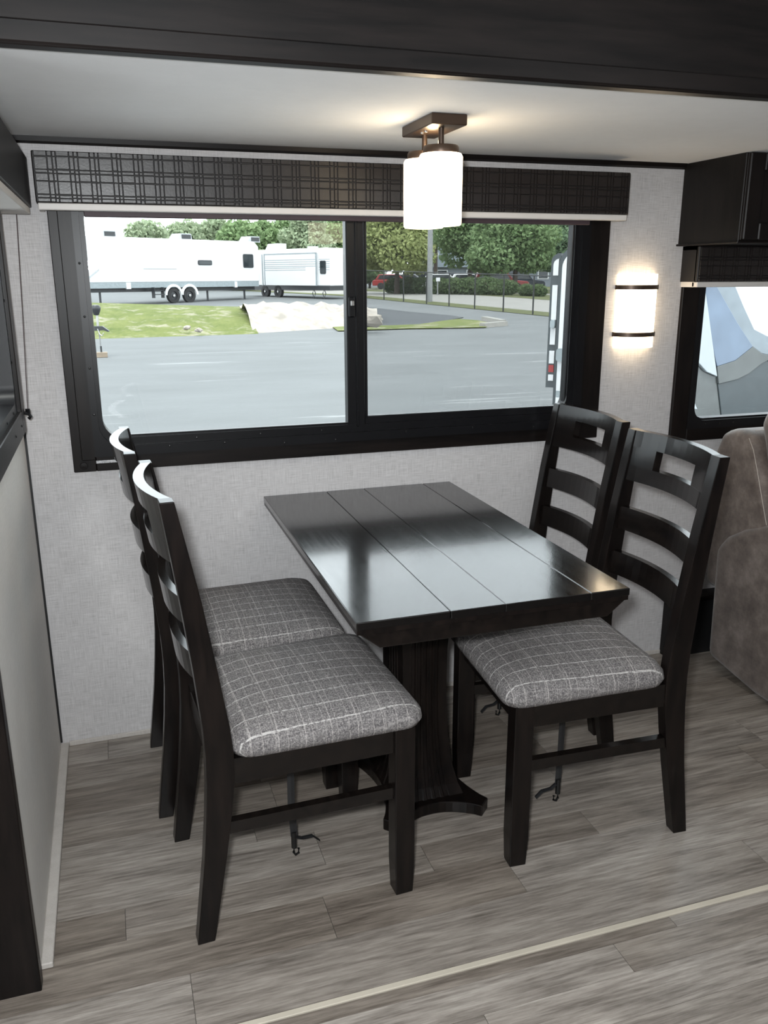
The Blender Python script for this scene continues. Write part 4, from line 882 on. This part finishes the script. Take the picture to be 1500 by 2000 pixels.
nbp(MB().prism(rrect(q(1086, 692)[0]+0.008, q(1103, 692)[0], q(1090, 705)[1], q(1090, 680)[1], 0.02), 'y', Y1-0.04, Y1), 'latch_box', 'rv_grey'); nbp(MB().prism(rrect(q(1074, 632)[0], q(1083, 632)[0], q(1078, 641)[1], q(1078, 625)[1], 0.012), 'y', Y1+0.0, Y1+0.05), 'latch_box', 'rv_grey')

# ---- glossy trailer nose outside the sofa window
Y2 = 2.6
def z7(a, b): p = py(1280+a/4.35, 440+b/4.35, Y2); return p.x, p.z
nose = empty('trailer_nose', (z7(600, 1500)[0], Y2, -0.6), label='glossy blue-grey trailer nose with curved reflections as colour panels outside the sofa window', cat='trailer')
def panel(pts, mat, dy=0.0, name='nose_panel'):  # curved pale and bluish reflections on the nose are put in as coloured panels
    o = rel(MB().prism([z7(*p) for p in pts], 'y', Y2+dy, Y2+dy+0.06).build(name, mat, nose, bevel=0.004), nose)
panel([(330, 300), (415, 300), (415, 530), (440, 700), (480, 1000), (520, 1285), (430, 1245), (345, 1150), (330, 1000)], 'cap_pale', -0.01)
panel([(330, 300), (415, 300), (530, 530), (700, 830), (830, 1030), (680, 1150), (525, 1200), (480, 1000), (440, 700), (415, 530)], 'cap_blue', 0.0)
panel([(415, 300), (640, 400), (690, 520), (760, 690), (850, 885), (957, 940), (1200, 1030), (1200, 1150), (957, 1100), (910, 1090), (830, 1030), (700, 830), (530, 530)], 'cap_steel', 0.01)
panel([(525, 1200), (680, 1150), (830, 1030), (910, 1090), (957, 1100), (1200, 1150), (1200, 1180), (957, 1150), (900, 1180), (800, 1260), (700, 1310), (540, 1350)], 'cap_grey', 0.0)
panel([(540, 1350), (700, 1310), (800, 1260), (900, 1180), (957, 1150), (1200, 1180), (1200, 2300), (600, 2300), (570, 1610)], 'cap_charcoal', 0.01)
panel([(200, 1000), (330, 1000), (345, 1150), (430, 1245), (520, 1285), (525, 1200), (540, 1350), (570, 1610), (600, 2300), (200, 2300)], 'cap_grey', 0.02)
panel([(255, 1330), (285, 1400), (330, 1530), (345, 1560), (300, 1560), (255, 1500)], 'cap_pale', -0.02)
rel(MB().prism([z7(*p) for p in [(200, 300), (640, 400), (850, 885), (1200, 1030), (1200, 2300), (200, 2300)]], 'y', Y2+0.08, Y2+1.6).build('nose_body', 'cap_steel', nose), nose)

rel(MB().box(5.2, 10.5, Y2+1.7, Y2+3.2, -0.3, 2.6).build('trailer_body', 'rv_white', nose, bevel=0.05), nose)
